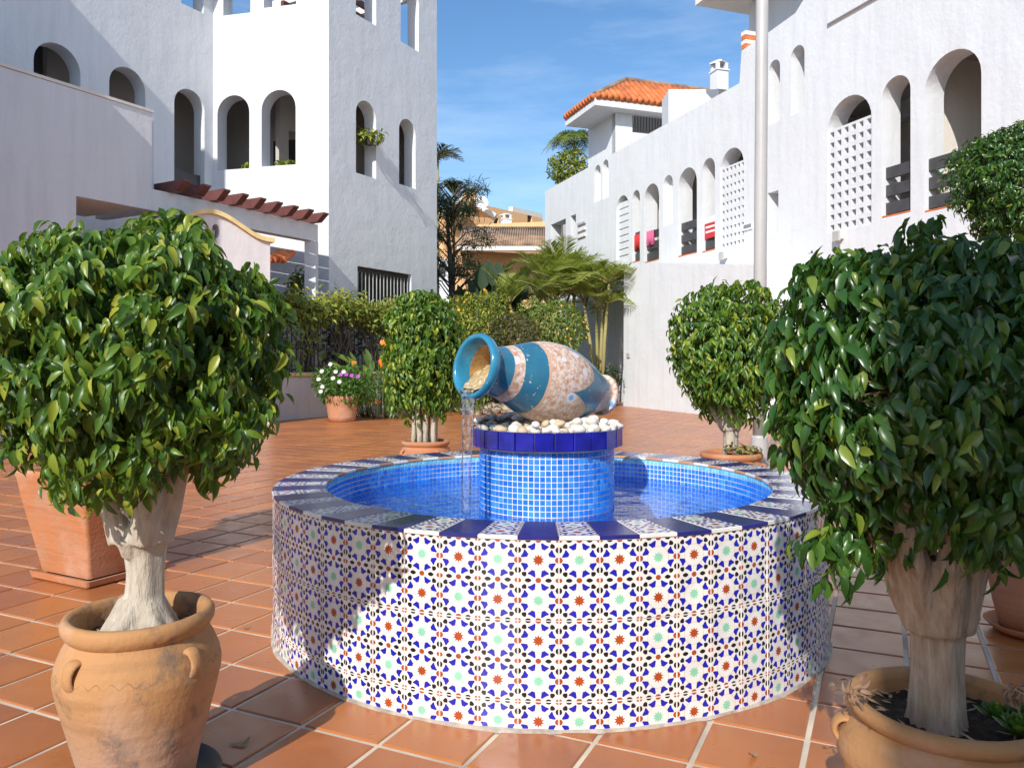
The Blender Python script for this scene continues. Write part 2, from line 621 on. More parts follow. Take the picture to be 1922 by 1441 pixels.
def px(x, y, Y):
    return Vector(((x - CX) / F * Y, Y, H + (HY - y) / F * Y))


class Plane:
    """vertical plane through plan points A and B, u measured from A towards B"""

    def __init__(s, A, B):
        s.A = Vector((A[0], A[1]))
        s.d = (Vector((B[0], B[1])) - s.A).normalized()
        s.n = Vector((s.d.y, -s.d.x))           # right-hand side of A->B
        s.len = (Vector((B[0], B[1])) - s.A).length

    def u(s, x):
        t = (x - CX) / F
        return (t * s.A.y - s.A.x) / (s.d.x - t * s.d.y)

    def uz(s, x, y):
        u = s.u(x)
        Y = s.A.y + s.d.y * u
        return (u, H + (HY - y) / F * Y)

    def pt(s, u, z, off=0.0):
        p = s.A + s.d * u + s.n * off
        return Vector((p.x, p.y, z))

    def shifted(s, off):
        return Plane(s.A + s.n * off, s.A + s.n * off + s.d)


def arch(u0, u1, z0, z1, n=14, rise=None):
    if u0 > u1:
        u0, u1 = u1, u0
    r = (u1 - u0) / 2
    h = min(rise if rise else r, z1 - z0)
    c = (u0 + u1) / 2
    p = [(u0, z0), (u1, z0)]
    for i in range(n + 1):
        a = PI * i / n
        p.append((c + r * math.cos(a), z1 - h + h * math.sin(a)))
    return p


def rect(u0, u1, z0, z1):
    if u0 > u1:
        u0, u1 = u1, u0
    return [(u0, z0), (u1, z0), (u1, z1), (u0, z1)]


def inside(p, poly):
    x, y = p
    c = False
    j = len(poly) - 1
    for i in range(len(poly)):
        xi, yi = poly[i]
        xj, yj = poly[j]
        if (yi > y) != (yj > y) and x < (xj - xi) * (y - yi) / (yj - yi) + xi:
            c = not c
        j = i
    return c


def wall(name, pl, outer, holes, thick, mat, parent=None, off=0.0, back=-1, world=True, reveal=None):
    """slab on plane pl: front face at off, back face at off + back*thick"""
    vs, es = [], []
    for poly in [outer] + holes:
        n = len(vs)
        k = len(poly)
        vs += [Vector(p) for p in poly]
        es += [(n + i, n + (i + 1) % k) for i in range(k)]
    rv, re, rf, ov, oe, of = delaunay_2d_cdt(vs, es, [], 0, 1e-5)
    tris = []
    for f in rf:
        c = (sum(rv[i][0] for i in f) / len(f), sum(rv[i][1] for i in f) / len(f))
        if inside(c, outer) and not any(inside(c, h) for h in holes):
            tris.append(tuple(f))
    mb = MB()
    nv = len(rv)
    fr = [pl.pt(p[0], p[1], off) for p in rv]
    bk = [pl.pt(p[0], p[1], off + back * thick) for p in rv]
    mb.add(fr + bk, [t for t in tris] + [tuple(nv + i for i in reversed(t)) for t in tris])
    for poly in [outer] + holes:
        k = len(poly)
        q = [pl.pt(p[0], p[1], off) for p in poly] + [pl.pt(p[0], p[1], off + back * thick) for p in poly]
        mb.add(q, [(i, (i + 1) % k, k + (i + 1) % k, k + i) for i in range(k)])
    o = mb.build(name, mat, parent, world)
    bm = bmesh.new()
    bm.from_mesh(o.data)
    bmesh.ops.remove_doubles(bm, verts=bm.verts, dist=1e-5)
    bmesh.ops.recalc_face_normals(bm, faces=bm.faces)
    bm.to_mesh(o.data)
    bm.free()
    smooth_by_angle(o, 32)
    return o


# ---- leaves
def leaf_template(curl=0.28, fold=0.16, wid=0.46):
    st = [0.0, 0.22, 0.5, 0.78, 1.0]
    wd = [0, 0.80, 1.0, 0.62, 0]
    V = []
    for s_, w_ in zip(st, wd):
        z = -curl * s_ * s_
        V.append((s_, 0, z))
        if w_ > 0:
            V.append((s_, w_ * wid / 2, z + fold * w_ * wid))
            V.append((s_, -w_ * wid / 2, z + fold * w_ * wid))
    T = [(0, 1, 2), (0, 3, 1)]
    T = [(0, 1, 2)[:0] or (0, 3, 1), (0, 1, 2)]
    # indices: 0 | 1c 2l 3r | 4c 5l 6r | 7c 8l 9r | 10
    T = [(0, 1, 2), (0, 3, 1)]
    for a in (1, 4):
        b = a + 3
        T += [(a, b, b + 1), (a, b + 1, a + 1), (a, a + 2, b + 2), (a, b + 2, b)]
    T += [(7, 10, 8), (7, 9, 10)]
    return np.array(V, dtype=np.float32), np.array(T, dtype=np.int32)


LT_V, LT_T = leaf_template(0.46, 0.30, 0.42)
LQ_V = np.array([(0, 0, 0), (0.5, 0.28, 0.04), (1, 0, -0.12), (0.5, -0.28, 0.04)], dtype=np.float32)
LQ_T = np.array([(0, 2, 1), (0, 3, 2)], dtype=np.int32)


def norm(a):
    return a / np.maximum(np.linalg.norm(a, axis=1, keepdims=True), 1e-9)


def leaf_basis(t, n):
    t = norm(t)
    b = norm(np.cross(n, t))
    n = np.cross(t, b)
    return np.stack([t, b, n], axis=2)          # columns


def leaf_mesh(name, pos, t, n, size, mat, parent=None, tmpl=None, loc=(0, 0, 0), smooth=True):
    V, T = tmpl if tmpl else (LT_V, LT_T)
    B = leaf_basis(t, n)
    P = np.einsum('nij,kj->nki', B, V) * size[:, None, None] + pos[:, None, :]
    k = len(V)
    tri = (T[None] + (np.arange(len(pos)) * k)[:, None, None]).reshape(-1, 3)
    return mesh_np(name, P.reshape(-1, 3), tri, mat, parent, loc, smooth)


def sphere_dirs(n, rng):
    d = rng.normal(size=(n, 3))
    return norm(d)


def lump(d, seed, amp):
    r = np.random.default_rng(seed)
    out = np.zeros(len(d))
    for _ in range(7):
        k = r.normal(size=3) * 3.2
        out += np.sin(d @ k + r.uniform(0, 6.28))
    return 1 + amp * out / 2.6


def ficus_leaves(seed, rad, n_twig, leaf=0.058, per=7, squash=(1, 1, 1), low=-0.85, amp=0.07, droop=1.0):
    """leaves in drooping sprays over a clipped ball; returns pos, tip direction, normal, size"""
    rng = np.random.default_rng(seed)
    d = sphere_dirs(int(n_twig * 1.25), rng)
    d = d[d[:, 2] > low][:n_twig]
    m = len(d)
    rr = rad * lump(d, seed, amp) * (1 - 0.45 * rng.random(m) ** 2.0)
    pocket = lump(d * 2.3, seed + 5, 1.0) - 1           # thin spots let one look into the dark inside
    rr = np.where((pocket < -0.42) & (rng.random(m) < 0.8), rr * rng.uniform(0.62, 0.84, m), rr)
    base = d * rr[:, None]
    pos, tt, nn, ss = [], [], [], []
    side = norm(np.cross(d, np.array([0, 0, 1.0])[None] + rng.normal(size=(m, 3)) * 0.15))
    out = norm(d + rng.normal(size=(m, 3)) * 0.45 + np.array([0, 0, 0.15]))
    ln = rng.uniform(0.05, 0.11, m) * (leaf / 0.058)
    for k in range(per):
        s_ = (k + 0.5) / per
        p = base + out * (ln * (s_ - 0.75))[:, None] + np.array([0, 0, -1.0]) * (0.045 * leaf / 0.058 * s_ * s_)
        sg = 1 if k % 2 else -1
        tip = norm(out * 0.50 + side * (sg * 0.40) + np.array([0, 0, -1.0]) * (0.90 * droop) + rng.normal(size=(m, 3)) * 0.33)
        nor = norm(d * 0.9 + np.array([0, 0, 0.35]) + side * (sg * 0.35) + rng.normal(size=(m, 3)) * 0.3)
        pos.append(p + rng.normal(size=(m, 3)) * 0.006)
        tt.append(tip)
        nn.append(nor)
        ss.append(leaf * rng.uniform(0.58, 1.22, m))
    q = np.array(squash)
    return np.concatenate(pos) * q, np.concatenate(tt), np.concatenate(nn), np.concatenate(ss)


def cloud(seed, n, size, rad, leaf, droop=0.3, amp=0.15, fill=0.5, low=-1.0):
    """ellipsoidal bush of single leaves"""
    rng = np.random.default_rng(seed)
    d = sphere_dirs(int(n * 1.6) if low > -1 else n, rng)
    d = d[d[:, 2] > low][:n]
    m = len(d)
    rr = lump(d, seed, amp) * (1 - fill * rng.random(m) ** 2)
    pos = d * rr[:, None] * np.array(rad)
    t = norm(d * 0.6 + rng.normal(size=(m, 3)) * 0.7 + np.array([0, 0, -droop]))
    nrm = norm(d + rng.normal(size=(m, 3)) * 0.5 + np.array([0, 0, 0.4]))
    return pos, t, nrm, leaf * rng.uniform(0.6, 1.3, m)

# ================================================================== SETTING: ground and floor
g = MB().add([(-900, -300, -0.06), (900, -300, -0.06), (900, 1500, -0.06), (-900, 1500, -0.06)], [(0, 1, 2, 3)]).build('ground', EARTH)
tag(g, kind='structure')

FC = Vector((0.16, 3.64))            # fountain centre
FR, FRI, FZ = 1.2125, 1.0, 0.6125    # outer radius, inner radius, rim height
TS, TA = 0.29, math.radians(-25.2)   # floor tile pitch, grid angle
GO = Vector((-0.4016, 2.349))        # a joint crossing
GX = Vector((math.cos(TA), math.sin(TA)))
GY = Vector((-GX.y, GX.x))

fl = MB().add([(-13, -2.5, 0), (9, -2.5, 0), (9, 24.5, 0), (-13, 24.5, 0)], [(0, 1, 2, 3)]).build('courtyard_floor', GROUT)
tag(fl, 'courtyard floor of square terracotta tiles with cream joints', kind='structure')


def tile_mesh():
    h, e, z, c = (TS - 0.017) / 2, 0.004, 0.006, 0.003
    v = []
    for (r, zz) in ((h, 0.0), (h, z - c), (h - e, z)):
        v += [(-r, -r, zz), (r, -r, zz), (r, r, zz), (-r, r, zz)]
    f = []
    for k in (0, 4):
        for i in range(4):
            j = (i + 1) % 4
            f.append((k + i, k + j, k + 4 + j, k + 4 + i))
    f.append((8, 9, 10, 11))
    return v, f


tv, tf = tile_mesh()
cands = []
for i in range(-75, 75):
    for j in range(-75, 75):
        p = GO + GX * ((i + 0.5) * TS) + GY * ((j + 0.5) * TS)
        if not (-12.8 < p.x < 8.8 and -2.3 < p.y < 24.3):
            continue
        if (p - FC).length < FR - 0.22:
            continue
        if p.y > 1.0:
            if abs(p.x) > 0.72 * p.y + 1.5:
                continue
        elif abs(p.x) > 3.0:
            continue
        cands.append(p)
vis = [p for p in cands if p.y > 2.05 and abs(p.x) < 0.665 * p.y]
vis.sort(key=lambda p: p.y)
near = vis[:300]
ns = set((round(p.x, 4), round(p.y, 4)) for p in near)
tme = bpy.data.meshes.new('tile')
tme.from_pydata(tv, [], tf)
tme.materials.append(FLOOR)
for p in near:
    o = bpy.data.objects.new('tile', tme)
    finish(o, fl, (p.x, p.y, random.uniform(-0.0008, 0.0008)))
    o.rotation_euler = (random.gauss(0, 0.0016), random.gauss(0, 0.0016), TA + random.gauss(0, 0.003))
rest = [p for p in cands if (round(p.x, 4), round(p.y, 4)) not in ns]
base = np.array(tv)
ca, sa = math.cos(TA), math.sin(TA)
rotm = np.array([[ca, -sa, 0], [sa, ca, 0], [0, 0, 1]])
bv = base @ rotm.T
allv = np.concatenate([bv + np.array([p.x, p.y, random.uniform(-0.0008, 0.0008)]) for p in rest])
allf = np.concatenate([np.array(tf) + k * 12 for k in range(len(rest))])
tag(mesh_np('tile_field', allv, allf, FLOOR, fl, smooth=False), kind='stuff')

# ================================================================== LEFT BUILDING
D1 = Vector((0.495, 0.869)).normalized()
ABp = px(617, 0, 18.3)
AB = Vector((ABp.x, ABp.y))
tC = (400 - CX) / F
dA = Vector((-0.97, 0.24)).normalized()
sA = (tC * AB.y - AB.x) / (dA.x - tC * dA.y)
CA = AB + dA * sA
plB = Plane(AB, AB + D1)
plA = Plane(CA, AB)
t0 = -0.652
sC = -(t0 * CA.y - CA.x) / (D1.x - t0 * D1.y)
CL = CA - D1 * sC
plC = Plane(CL, CA)
lenC = plC.len

lb = thing('apartment_building', (AB.x, AB.y, 0), 'white stucco apartment block with arched loggias on the left behind the clipped tree', 'building')


def px_arch(pl, x0, x1, yt, yb, rise=None):
    xm = (x0 + x1) / 2
    z1 = pl.uz(xm, yt)[1]
    z0 = pl.uz(xm, yb)[1]
    return arch(pl.u(x0), pl.u(x1), z0, z1, rise=rise)


TOP = 11.6
uBe = plB.u(820)
hB = [px_arch(plB, 668, 706, 190, 330), px_arch(plB, 749, 780, 224, 350),
      px_arch(plB, 668, 706, -95, 38), px_arch(plB, 752, 786, -30, 88)]
zwt = plB.uz(720, 507)[1]
zwb = zwt - 1.7
winB = rect(plB.u(671), plB.u(772), zwb, zwt)
wall('wall', plB, rect(0.0, uBe, -0.05, TOP), hB + [winB], 0.38, WHITE, lb)
hA = [px_arch(plA, 408, 468, 179, 318), px_arch(plA, 491, 555, 169, 311),
      px_arch(plA, 419, 470, -120, 27), px_arch(plA, 495, 556, -130, 12)]
wall('wall', plA, rect(0.0, plA.len - 0.003, -0.05, TOP), hA, 0.38, WHITE, lb)
hC = [px_arch(plC, 63, 151, 82, 215), px_arch(plC, 205, 273, 127, 240), px_arch(plC, 327, 384, 168, 372),
      px_arch(plC, 340, 382, -90, 16)]
wall('wall', plC, rect(-2.5, lenC + 0.0, -0.05, TOP), hC, 0.38, WHITE, lb)
# floors and inner walls of the loggias
zf, zc = plC.uz(355, 375)[1] - 0.05, plA.uz(500, 75)[1]


def slab(name, pts, z0, z1, mat, parent):
    k = len(pts)
    mb = MB().add([(p[0], p[1], z0) for p in pts] + [(p[0], p[1], z1) for p in pts],
                  [tuple(range(k))[::-1], tuple(range(k, 2 * k))] + [(i, (i + 1) % k, k + (i + 1) % k, k + i) for i in range(k)])
    return mb.build(name, mat, parent, True)


def off2(pl, u, o):
    p = pl.pt(u, 0, o)
    return (p.x, p.y)


foot = [off2(plC, -2.4, -0.2), off2(plC, lenC - 0.1, -0.2), off2(plA, -0.25, -0.2), off2(plA, plA.len - 0.2, -0.2), off2(plB, uBe - 0.1, -0.2),
        off2(plB, uBe - 0.1, -4.5), off2(plC, -2.4, -4.5)]
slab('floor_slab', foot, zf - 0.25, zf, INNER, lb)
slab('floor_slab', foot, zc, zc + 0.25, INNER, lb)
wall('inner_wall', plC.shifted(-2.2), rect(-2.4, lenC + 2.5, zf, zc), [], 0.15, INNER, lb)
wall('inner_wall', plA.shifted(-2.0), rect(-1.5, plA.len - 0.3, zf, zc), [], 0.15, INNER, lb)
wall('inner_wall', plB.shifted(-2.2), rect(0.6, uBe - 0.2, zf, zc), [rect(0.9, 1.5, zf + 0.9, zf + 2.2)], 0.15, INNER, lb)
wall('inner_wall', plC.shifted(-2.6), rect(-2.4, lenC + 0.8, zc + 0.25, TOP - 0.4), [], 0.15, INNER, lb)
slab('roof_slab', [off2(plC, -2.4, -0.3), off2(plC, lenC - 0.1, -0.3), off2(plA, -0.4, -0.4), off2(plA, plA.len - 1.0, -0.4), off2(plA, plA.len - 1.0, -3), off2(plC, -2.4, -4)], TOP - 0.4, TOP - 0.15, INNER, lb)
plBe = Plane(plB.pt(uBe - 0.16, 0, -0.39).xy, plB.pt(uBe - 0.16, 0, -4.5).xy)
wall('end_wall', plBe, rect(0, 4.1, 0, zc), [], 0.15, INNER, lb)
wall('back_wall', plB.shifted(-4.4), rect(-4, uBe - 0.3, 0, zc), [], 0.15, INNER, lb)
# terrace pergola beams seen through the top windows of the grey side
for k in range(5):
    u = 0.5 + k * 0.75
    a = plB.pt(u, zc + 2.3, -0.4)
    b = plB.pt(u, zc + 2.3, -4.0)
    MB().seg(a, b, 0.12, 0.2).build('terrace_beam', WHITE2, lb, True)
for k in range(6):
    MB().seg(plB.pt(0.1, zc + 0.7 + k * 0.38, -1.6 - 0.0 * k), plB.pt(uBe - 0.3, zc + 0.7 + k * 0.38, -1.6), 0.1, 0.16).build('screen_slat', WINE, lb, True)
# ground floor window with blind and bars
u0, u1 = plB.u(671), plB.u(772)
fo = wall('window', plB.shifted(-0.12), rect(u0, u1, zwb, zwt), [rect(u0 + 0.07, (u0 + u1) / 2 - 0.05, zwb + 0.07, zwt - 0.12), rect((u0 + u1) / 2 + 0.05, u1 - 0.07, zwb + 0.07, zwt - 0.12)], 0.07, DBROWN, lb)
for (a, b) in ((u0 + 0.06, (u0 + u1) / 2 - 0.04), ((u0 + u1) / 2 + 0.04, u1 - 0.06)):
    wall('pane', plB.shifted(-0.17), rect(a, b, zwb + 0.06, zwt - 0.11), [], 0.03, plain('window_glass', (0.03, 0.035, 0.04), 0.08), fo)
nb = 15
for k in range(nb):
    u = u0 + 0.09 + (u1 - u0 - 0.18) * k / (nb - 1)
    MB().seg(plB.pt(u, zwb + 0.02, -0.06), plB.pt(u, zwt - 0.13, -0.06), 0.045, 0.02, (1, 0, 0)).build('window_bar', CURTAIN, fo, True)
# dark door and railing seen inside the lit-face arches, railing boards in the tall arch
wall('door', plA.shifted(-1.97), rect(0.45, 1.45, zf + 0.02, zf + 2.1), [], 0.05, DBROWN, lb)
ua, ub = plC.u(327), plC.u(384)
for k in range(2):
    wall('railing_board', plC.shifted(-0.15), rect(ua + 0.01, ub - 0.01, zf + 0.12 + k * 0.34, zf + 0.38 + k * 0.34), [], 0.05, CHAR, lb)

lq = plC.uz(228, 155)
ll = thing('ceiling_lantern', tuple(plC.pt(lq[0], lq[1], -0.9)), 'small dark lantern hanging in the second shaded arch', 'lantern')
MB().lathe([(0.001, 0.10), (0.05, 0.09), (0.16, 0.0), (0.16, -0.03), (0.12, -0.09), (0.001, -0.11)], 10).build('shade', IRON, ll)
MB().tube([(0, 0, 0.09), (0, 0, zc - lq[1] - 0.002)], [0.012, 0.012], 6).build('chain', IRON, ll)
# stair parapet and pergola beam share one plane in front of the block
BRp = px(597, 0, 17.2)
plP = Plane(Vector((BRp.x, BRp.y)) - D1 * 8, Vector((BRp.x, BRp.y)))
uPe = plP.u(285)
zPt = plP.uz(285, 212)[1]
zb1 = plP.uz(440, 424)[1]
zb0 = plP.uz(440, 388)[1]
zbeam_t, zbeam_b = zb0, zb1
sw = thing('stair_wall', (plP.pt(uPe, 0).x, plP.pt(uPe, 0).y, 0), 'plain white stair parapet wall in blue shade at the upper left', 'wall')
uo = plP.u(143)
wall('wall', plP, [(-3.5, -0.05), (uo, -0.05), (uo, zbeam_b - 0.0), (uPe, zbeam_b), (uPe, zPt), (-3.5, zPt - 0.02)], [], 0.22, WHITE, sw)
wall('wall_coping', plP.shifted(0.02), rect(-3.5, uPe + 0.02, zPt + 0.003, zPt + 0.05), [], 0.26, WHITE2, sw)
# end return towards the building
plS = Plane(plP.pt(uPe, 0, -0.22).xy, plP.pt(uPe, 0, -1.6).xy)
wall('wall', plS, rect(0.003, 1.4, zbeam_b, zPt), [], 0.2, WHITE, sw, back=1)
slab('stair_landing', [off2(plP, -3, -0.23), off2(plP, uPe - 0.2, -0.23), off2(plP, uPe - 0.2, -1.6), off2(plP, -3, -1.6)], zbeam_b, zbeam_b + 0.3, WHITE2, sw)

pg = thing('pergola', (BRp.x, BRp.y, 0), 'porch pergola with wine red rafters on a white beam beside the lit wall', 'pergola')
wall('beam', plP.shifted(-0.004), rect(uPe + 0.004, 8.0, zbeam_b, zbeam_t), [], 0.24, WHITE, pg)
nr = 9
u_first, u_last = plP.u(322), plP.u(585)
for k in range(nr):
    u = u_first + (u_last - u_first) * k / (nr - 1)
    # rafter with a raked, boat-shaped end
    za, zb_ = zbeam_t + 0.003, zbeam_t + 0.19
    mb = MB()
    pr = [(-2.6, za), (0.22, za), (0.42, zb_ - 0.03), (0.42, zb_), (-2.6, zb_)]
    vs = []
    for du in (-0.075, 0.075):
        vs += [plP.pt(u + du, z, o_) for (o_, z) in pr]
    mb.add(vs, [(4, 3, 2, 1, 0), (5, 6, 7, 8, 9)] + [(i, (i + 1) % 5, 5 + (i + 1) % 5, 5 + i) for i in range(5)])
    mb.build('rafter', WINE, pg, True)
MB().seg(plP.pt(7.9, -0.05, -0.1), plP.pt(7.9, zbeam_b - 0.002, -0.1), 0.24, 0.24, (1, 0, 0)).build('column', WHITE, pg, True)
# small tiled canopy below the pergola
cp = thing('tiled_canopy', tuple(px(528, 480, 15.9)), 'little red clay tile canopy poking out beside the curved gate wall', 'canopy')
for k in range(4):
    a = px(503 + k * 9, 487 + k * 0.5, 15.8 + 0.12 * k)
    b = px(522 + k * 9, 473 + k * 0.5, 16.4 + 0.12 * k)
    MB().tube([a, b], [0.075, 0.07], 8).build('tile', ROOFC, cp, True)

# curved gate wall with yellow coping
EP = px(507, 0, 14.6)
dE = Vector((0.80, 0.60)).normalized()
plE = Plane(Vector((EP.x, EP.y)) - dE * 3.4, Vector((EP.x, EP.y)))
ew = thing('entrance_wall', (EP.x, EP.y, 0), 'white gate wall with wavy yellow coping and round hole behind the left tree', 'wall')
prof = []
ax, bx = plE.u(396), 3.4
pk = plE.uz(396, 402)[1]
en = plE.uz(505, 455)[1]
for i in range(25):
    u = 3.4 - i * (3.4 - (2 * ax - 3.4)) / 24
    s_ = abs(u - ax) / (3.4 - ax)
    prof.append((u, en + (pk - en) * (0.5 + 0.5 * math.cos(PI * min(1, s_ * 1.02)))))
uc, zc2 = plE.uz(405, 434)
hole = [(uc + 0.07 * math.cos(2 * PI * k / 16), zc2 + 0.13 * math.sin(2 * PI * k / 16)) for k in range(16)]
wall('wall', plE, [(prof[-1][0], -0.05), (3.4, -0.05)] + prof, [hole], 0.3, LILAC, ew)
cb = MB()
for (u_, z_) in [(3.46, en - 0.01)] + prof:
    pass
pts = [(3.47, prof[0][1])] + prof
vs, fs = [], []
for (u_, z_) in pts:
    for (o_, h_) in ((0.06, 0.003), (0.06, 0.085), (-0.36, 0.085), (-0.36, 0.003)):
        vs.append(plE.pt(u_, z_ + h_, o_))
for i in range(len(pts) - 1):
    for k in range(4):
        fs.append((i * 4 + k, i * 4 + (k + 1) % 4, i * 4 + 4 + (k + 1) % 4, i * 4 + 4 + k))
fs += [(3, 2, 1, 0)]
o = cb.add(vs, fs).build('coping', YELLOW, ew, True)
smooth_by_angle(o, 50)

# planter wall with yellow cap, iron fence on it
pl0 = Vector((-4.79, 15.2))
plF = Plane(pl0 - D1 * 2.2, pl0 + D1)
pw = thing('planter_wall', (pl0.x, pl0.y, 0), 'low grey stucco planter wall with yellow cap behind the flower pot', 'wall')
wall('wall', plF, rect(0, 6.6, -0.05, 0.86), [], 0.28, LILAC, pw)
cbx = MB()
a, b = plF.pt(-0.02, 0.905, -0.13), plF.pt(6.63, 0.905, -0.13)
cbx.seg(a, b, 0.36, 0.085)
o = cbx.build('cap', YELLOW, pw, True)
bv_ = o.modifiers.new('bevel', 'BEVEL')
bv_.width = 0.03
bv_.segments = 3

fe = thing('iron_fence', (pl0.x, pl0.y, 0.95), 'dark iron trellis fence on the planter wall under the vine', 'fence')
fz0, fz1 = 0.95, 2.35
uf0, uf1 = plF.u(512), plF.u(760)
for z in (fz0 + 0.06, fz0 + 0.5, fz0 + 0.95, fz1):
    MB().seg(plF.pt(uf0, z, -0.14), plF.pt(uf1, z, -0.14), 0.035, 0.035).build('rail', IRON, fe, True)
nbar = 34
for k in range(nbar):
    u = uf0 + (uf1 - uf0) * k / (nbar - 1)
    MB().seg(plF.pt(u, fz0, -0.14), plF.pt(u, fz1, -0.14), 0.022, 0.022, (1, 0, 0)).build('bar', IRON, fe, True)
for k in range(5):
    u = uf0 + (uf1 - uf0) * k / 4
    MB().seg(plF.pt(u, fz0 - 0.003, -0.14), plF.pt(u, fz1 + 0.05, -0.14), 0.07, 0.07, (1, 0, 0)).build('post', IRON, fe, True)

# unseen wing beyond the left frame edge, shaped to cast the slanting shade
tanE = math.tan(SUN_EL)
uW = -3.6
SH = Vector((LDIR.x, LDIR.y)).normalized()


def at_wing(p):
    """offset and height at which the sun ray through p crosses the wing's end plane"""
    rel = Vector((p.x, p.y)) - plC.A
    u_, o_ = rel.dot(plC.d), rel.dot(plC.n)
    k_ = (u_ - uW) / SH.dot(plC.d)
    return o_ - k_ * SH.dot(plC.n), p.z + k_ * tanE


uS1, zS1 = plC.uz(130, 0)
kT, zA_ = at_wing(plA.pt(plA.u(423), 5.0))
_, zW = at_wing(plC.pt(uS1, zS1))
uS2, zS2 = plP.uz(250, 238)
kL, zW2 = at_wing(plP.pt(uS2, zS2))
kL += 0.9
lw = thing('unseen_side_wing', (plC.pt(uW, 0).x, plC.pt(uW, 0).y, 0), 'unseen white wing of the apartment block at the far left, shaped to shade the stairs', 'building')
slab('wall', [off2(plC, uW, -3), off2(plC, uW, kT), off2(plC, uW - 5, kT), off2(plC, uW - 5, -3)][::-1], -0.05, zW, WHITE, lw)
slab('lower_wing', [off2(plC, uW - 0.003, kT + 0.003), off2(plC, uW - 0.003, kL), off2(plC, uW - 5, kL), off2(plC, uW - 5, kT + 0.003)][::-1], -0.05, zW2, WHITE, lw)  # unseen lower step, height set so its shade crosses the stair parapet

# ================================================================== RIGHT BUILDING
RA, RM = 11.3, 0.35
def rpt(Y, a=RA):
    return Vector((a - RM * Y, Y))
Yf = RA / ((1023 - CX) / F + RM)
plR = Plane(rpt(Yf), rpt(5.5))
rb = thing('apartment_building', (rpt(15).x, 15, 0), 'long white apartment block with arches and dark slat balconies on the right', 'building')
z_near_par = plR.uz(1440, 64)[1]
zpar = plR.uz(1200, 261)[1]
outer = [(0, -0.05), (plR.len, -0.05), (plR.len, 12.5)]
outer += [(plR.u(1512), 12.5), plR.uz(1508, 0), plR.uz(1493, 25), plR.uz(1440, 63), (plR.u(1392), z_near_par - 0.02), (plR.u(1388), zpar), (0, zpar)]
A_big = px_arch(plR, 1735, 1842, 95, 388)
A_mid = px_arch(plR, 1655, 1709, 143, 404)
A_lat = px_arch(plR, 1553, 1636, 180, 430)
A_lat2 = px_arch(plR, 1352, 1396, 278, 466)
A_n1 = px_arch(plR, 1318, 1342, 297, 472)
A_a1 = px_arch(plR, 1273, 1308, 315, 479)
A_a2 = px_arch(plR, 1209, 1237, 345, 491)
A_n2 = px_arch(plR, 1187, 1201, 357, 492)
A_sh = px_arch(plR, 1157, 1180, 367, 492)
A_w1 = px_arch(plR, 1443, 1464, 113, 231)
A_w2 = px_arch(plR, 1484, 1510, 86, 212)
zlo = plR.uz(1080, 402)[1]
opens = [A_big, A_mid, A_lat, A_lat2, A_n1, A_a1, A_a2, A_n2, A_sh, A_w1, A_w2,
         rect(plR.u(1034), plR.u(1062), 0.9, zlo), rect(plR.u(1071), plR.u(1081), 0.9, zlo)]
niches = [rect(plR.u(1441), plR.u(1461), plR.uz(1451, 442)[1], plR.uz(1451, 360)[1]), px_arch(plR, 1245, 1263, 329, 422), px_arch(plR, 1116, 1127, 310, 378), px_arch(plR, 1131, 1142, 300, 372)]
wall('wall', plR, outer, opens + niches, 0.42, WHITE, rb)
for qi, h in enumerate(niches):
    us = [p[0] for p in h]
    zs = [p[1] for p in h]
    wall('niche_back', plR.shifted(-0.2 if qi else -0.38), rect(min(us) - 0.1, max(us) + 0.1, min(zs) - 0.1, max(zs) + 0.1), [], 0.1, WHITE, rb)
uR = lambda x: plR.u(x)
rfoot = [off2(plR, 0.2, -0.41), off2(plR, plR.len, -0.41), off2(plR, plR.len, -4), off2(plR, 0.2, -4)]
zfl = min(p[1] for p in A_big) - 0.01
zfl2 = min(p[1] for p in A_a1) - 0.01
um = uR(1410)
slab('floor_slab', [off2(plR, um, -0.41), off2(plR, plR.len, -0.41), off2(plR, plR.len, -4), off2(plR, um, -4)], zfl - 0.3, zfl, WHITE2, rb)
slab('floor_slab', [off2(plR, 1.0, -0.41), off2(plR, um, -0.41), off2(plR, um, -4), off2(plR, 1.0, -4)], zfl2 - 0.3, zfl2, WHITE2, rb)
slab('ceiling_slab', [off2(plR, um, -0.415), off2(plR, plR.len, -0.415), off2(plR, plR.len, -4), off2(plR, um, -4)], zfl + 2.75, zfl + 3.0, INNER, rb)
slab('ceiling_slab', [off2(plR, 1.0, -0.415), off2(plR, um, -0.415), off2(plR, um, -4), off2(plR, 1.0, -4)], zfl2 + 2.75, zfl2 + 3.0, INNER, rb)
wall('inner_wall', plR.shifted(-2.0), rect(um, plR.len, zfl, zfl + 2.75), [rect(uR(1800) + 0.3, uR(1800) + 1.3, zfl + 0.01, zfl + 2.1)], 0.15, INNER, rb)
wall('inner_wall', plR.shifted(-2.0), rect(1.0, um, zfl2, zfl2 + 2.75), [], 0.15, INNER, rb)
wall('door', plR.shifted(-2.1), rect(uR(1800) + 0.3, uR(1800) + 1.3, zfl + 0.01, zfl + 2.1), [], 0.04, plain('brown_door', (0.10, 0.06, 0.045), 0.5, 0.2), rb)
# partitions between the loggias
for x in (1480, 1640, 1716, 1860, 1404, 1312, 1270, 1205, 1150):
    q = Plane(plR.pt(uR(x), 0, -0.42).xy, plR.pt(uR(x), 0, -2.0).xy)
    zz = zfl if x > 1410 else zfl2
    if x in (1480, 1716, 1404, 1312, 1205, 1150):
        wall('partition', q, rect(0.0, 1.58, zz, zz + 2.75), [], 0.12, WHITE2, rb)
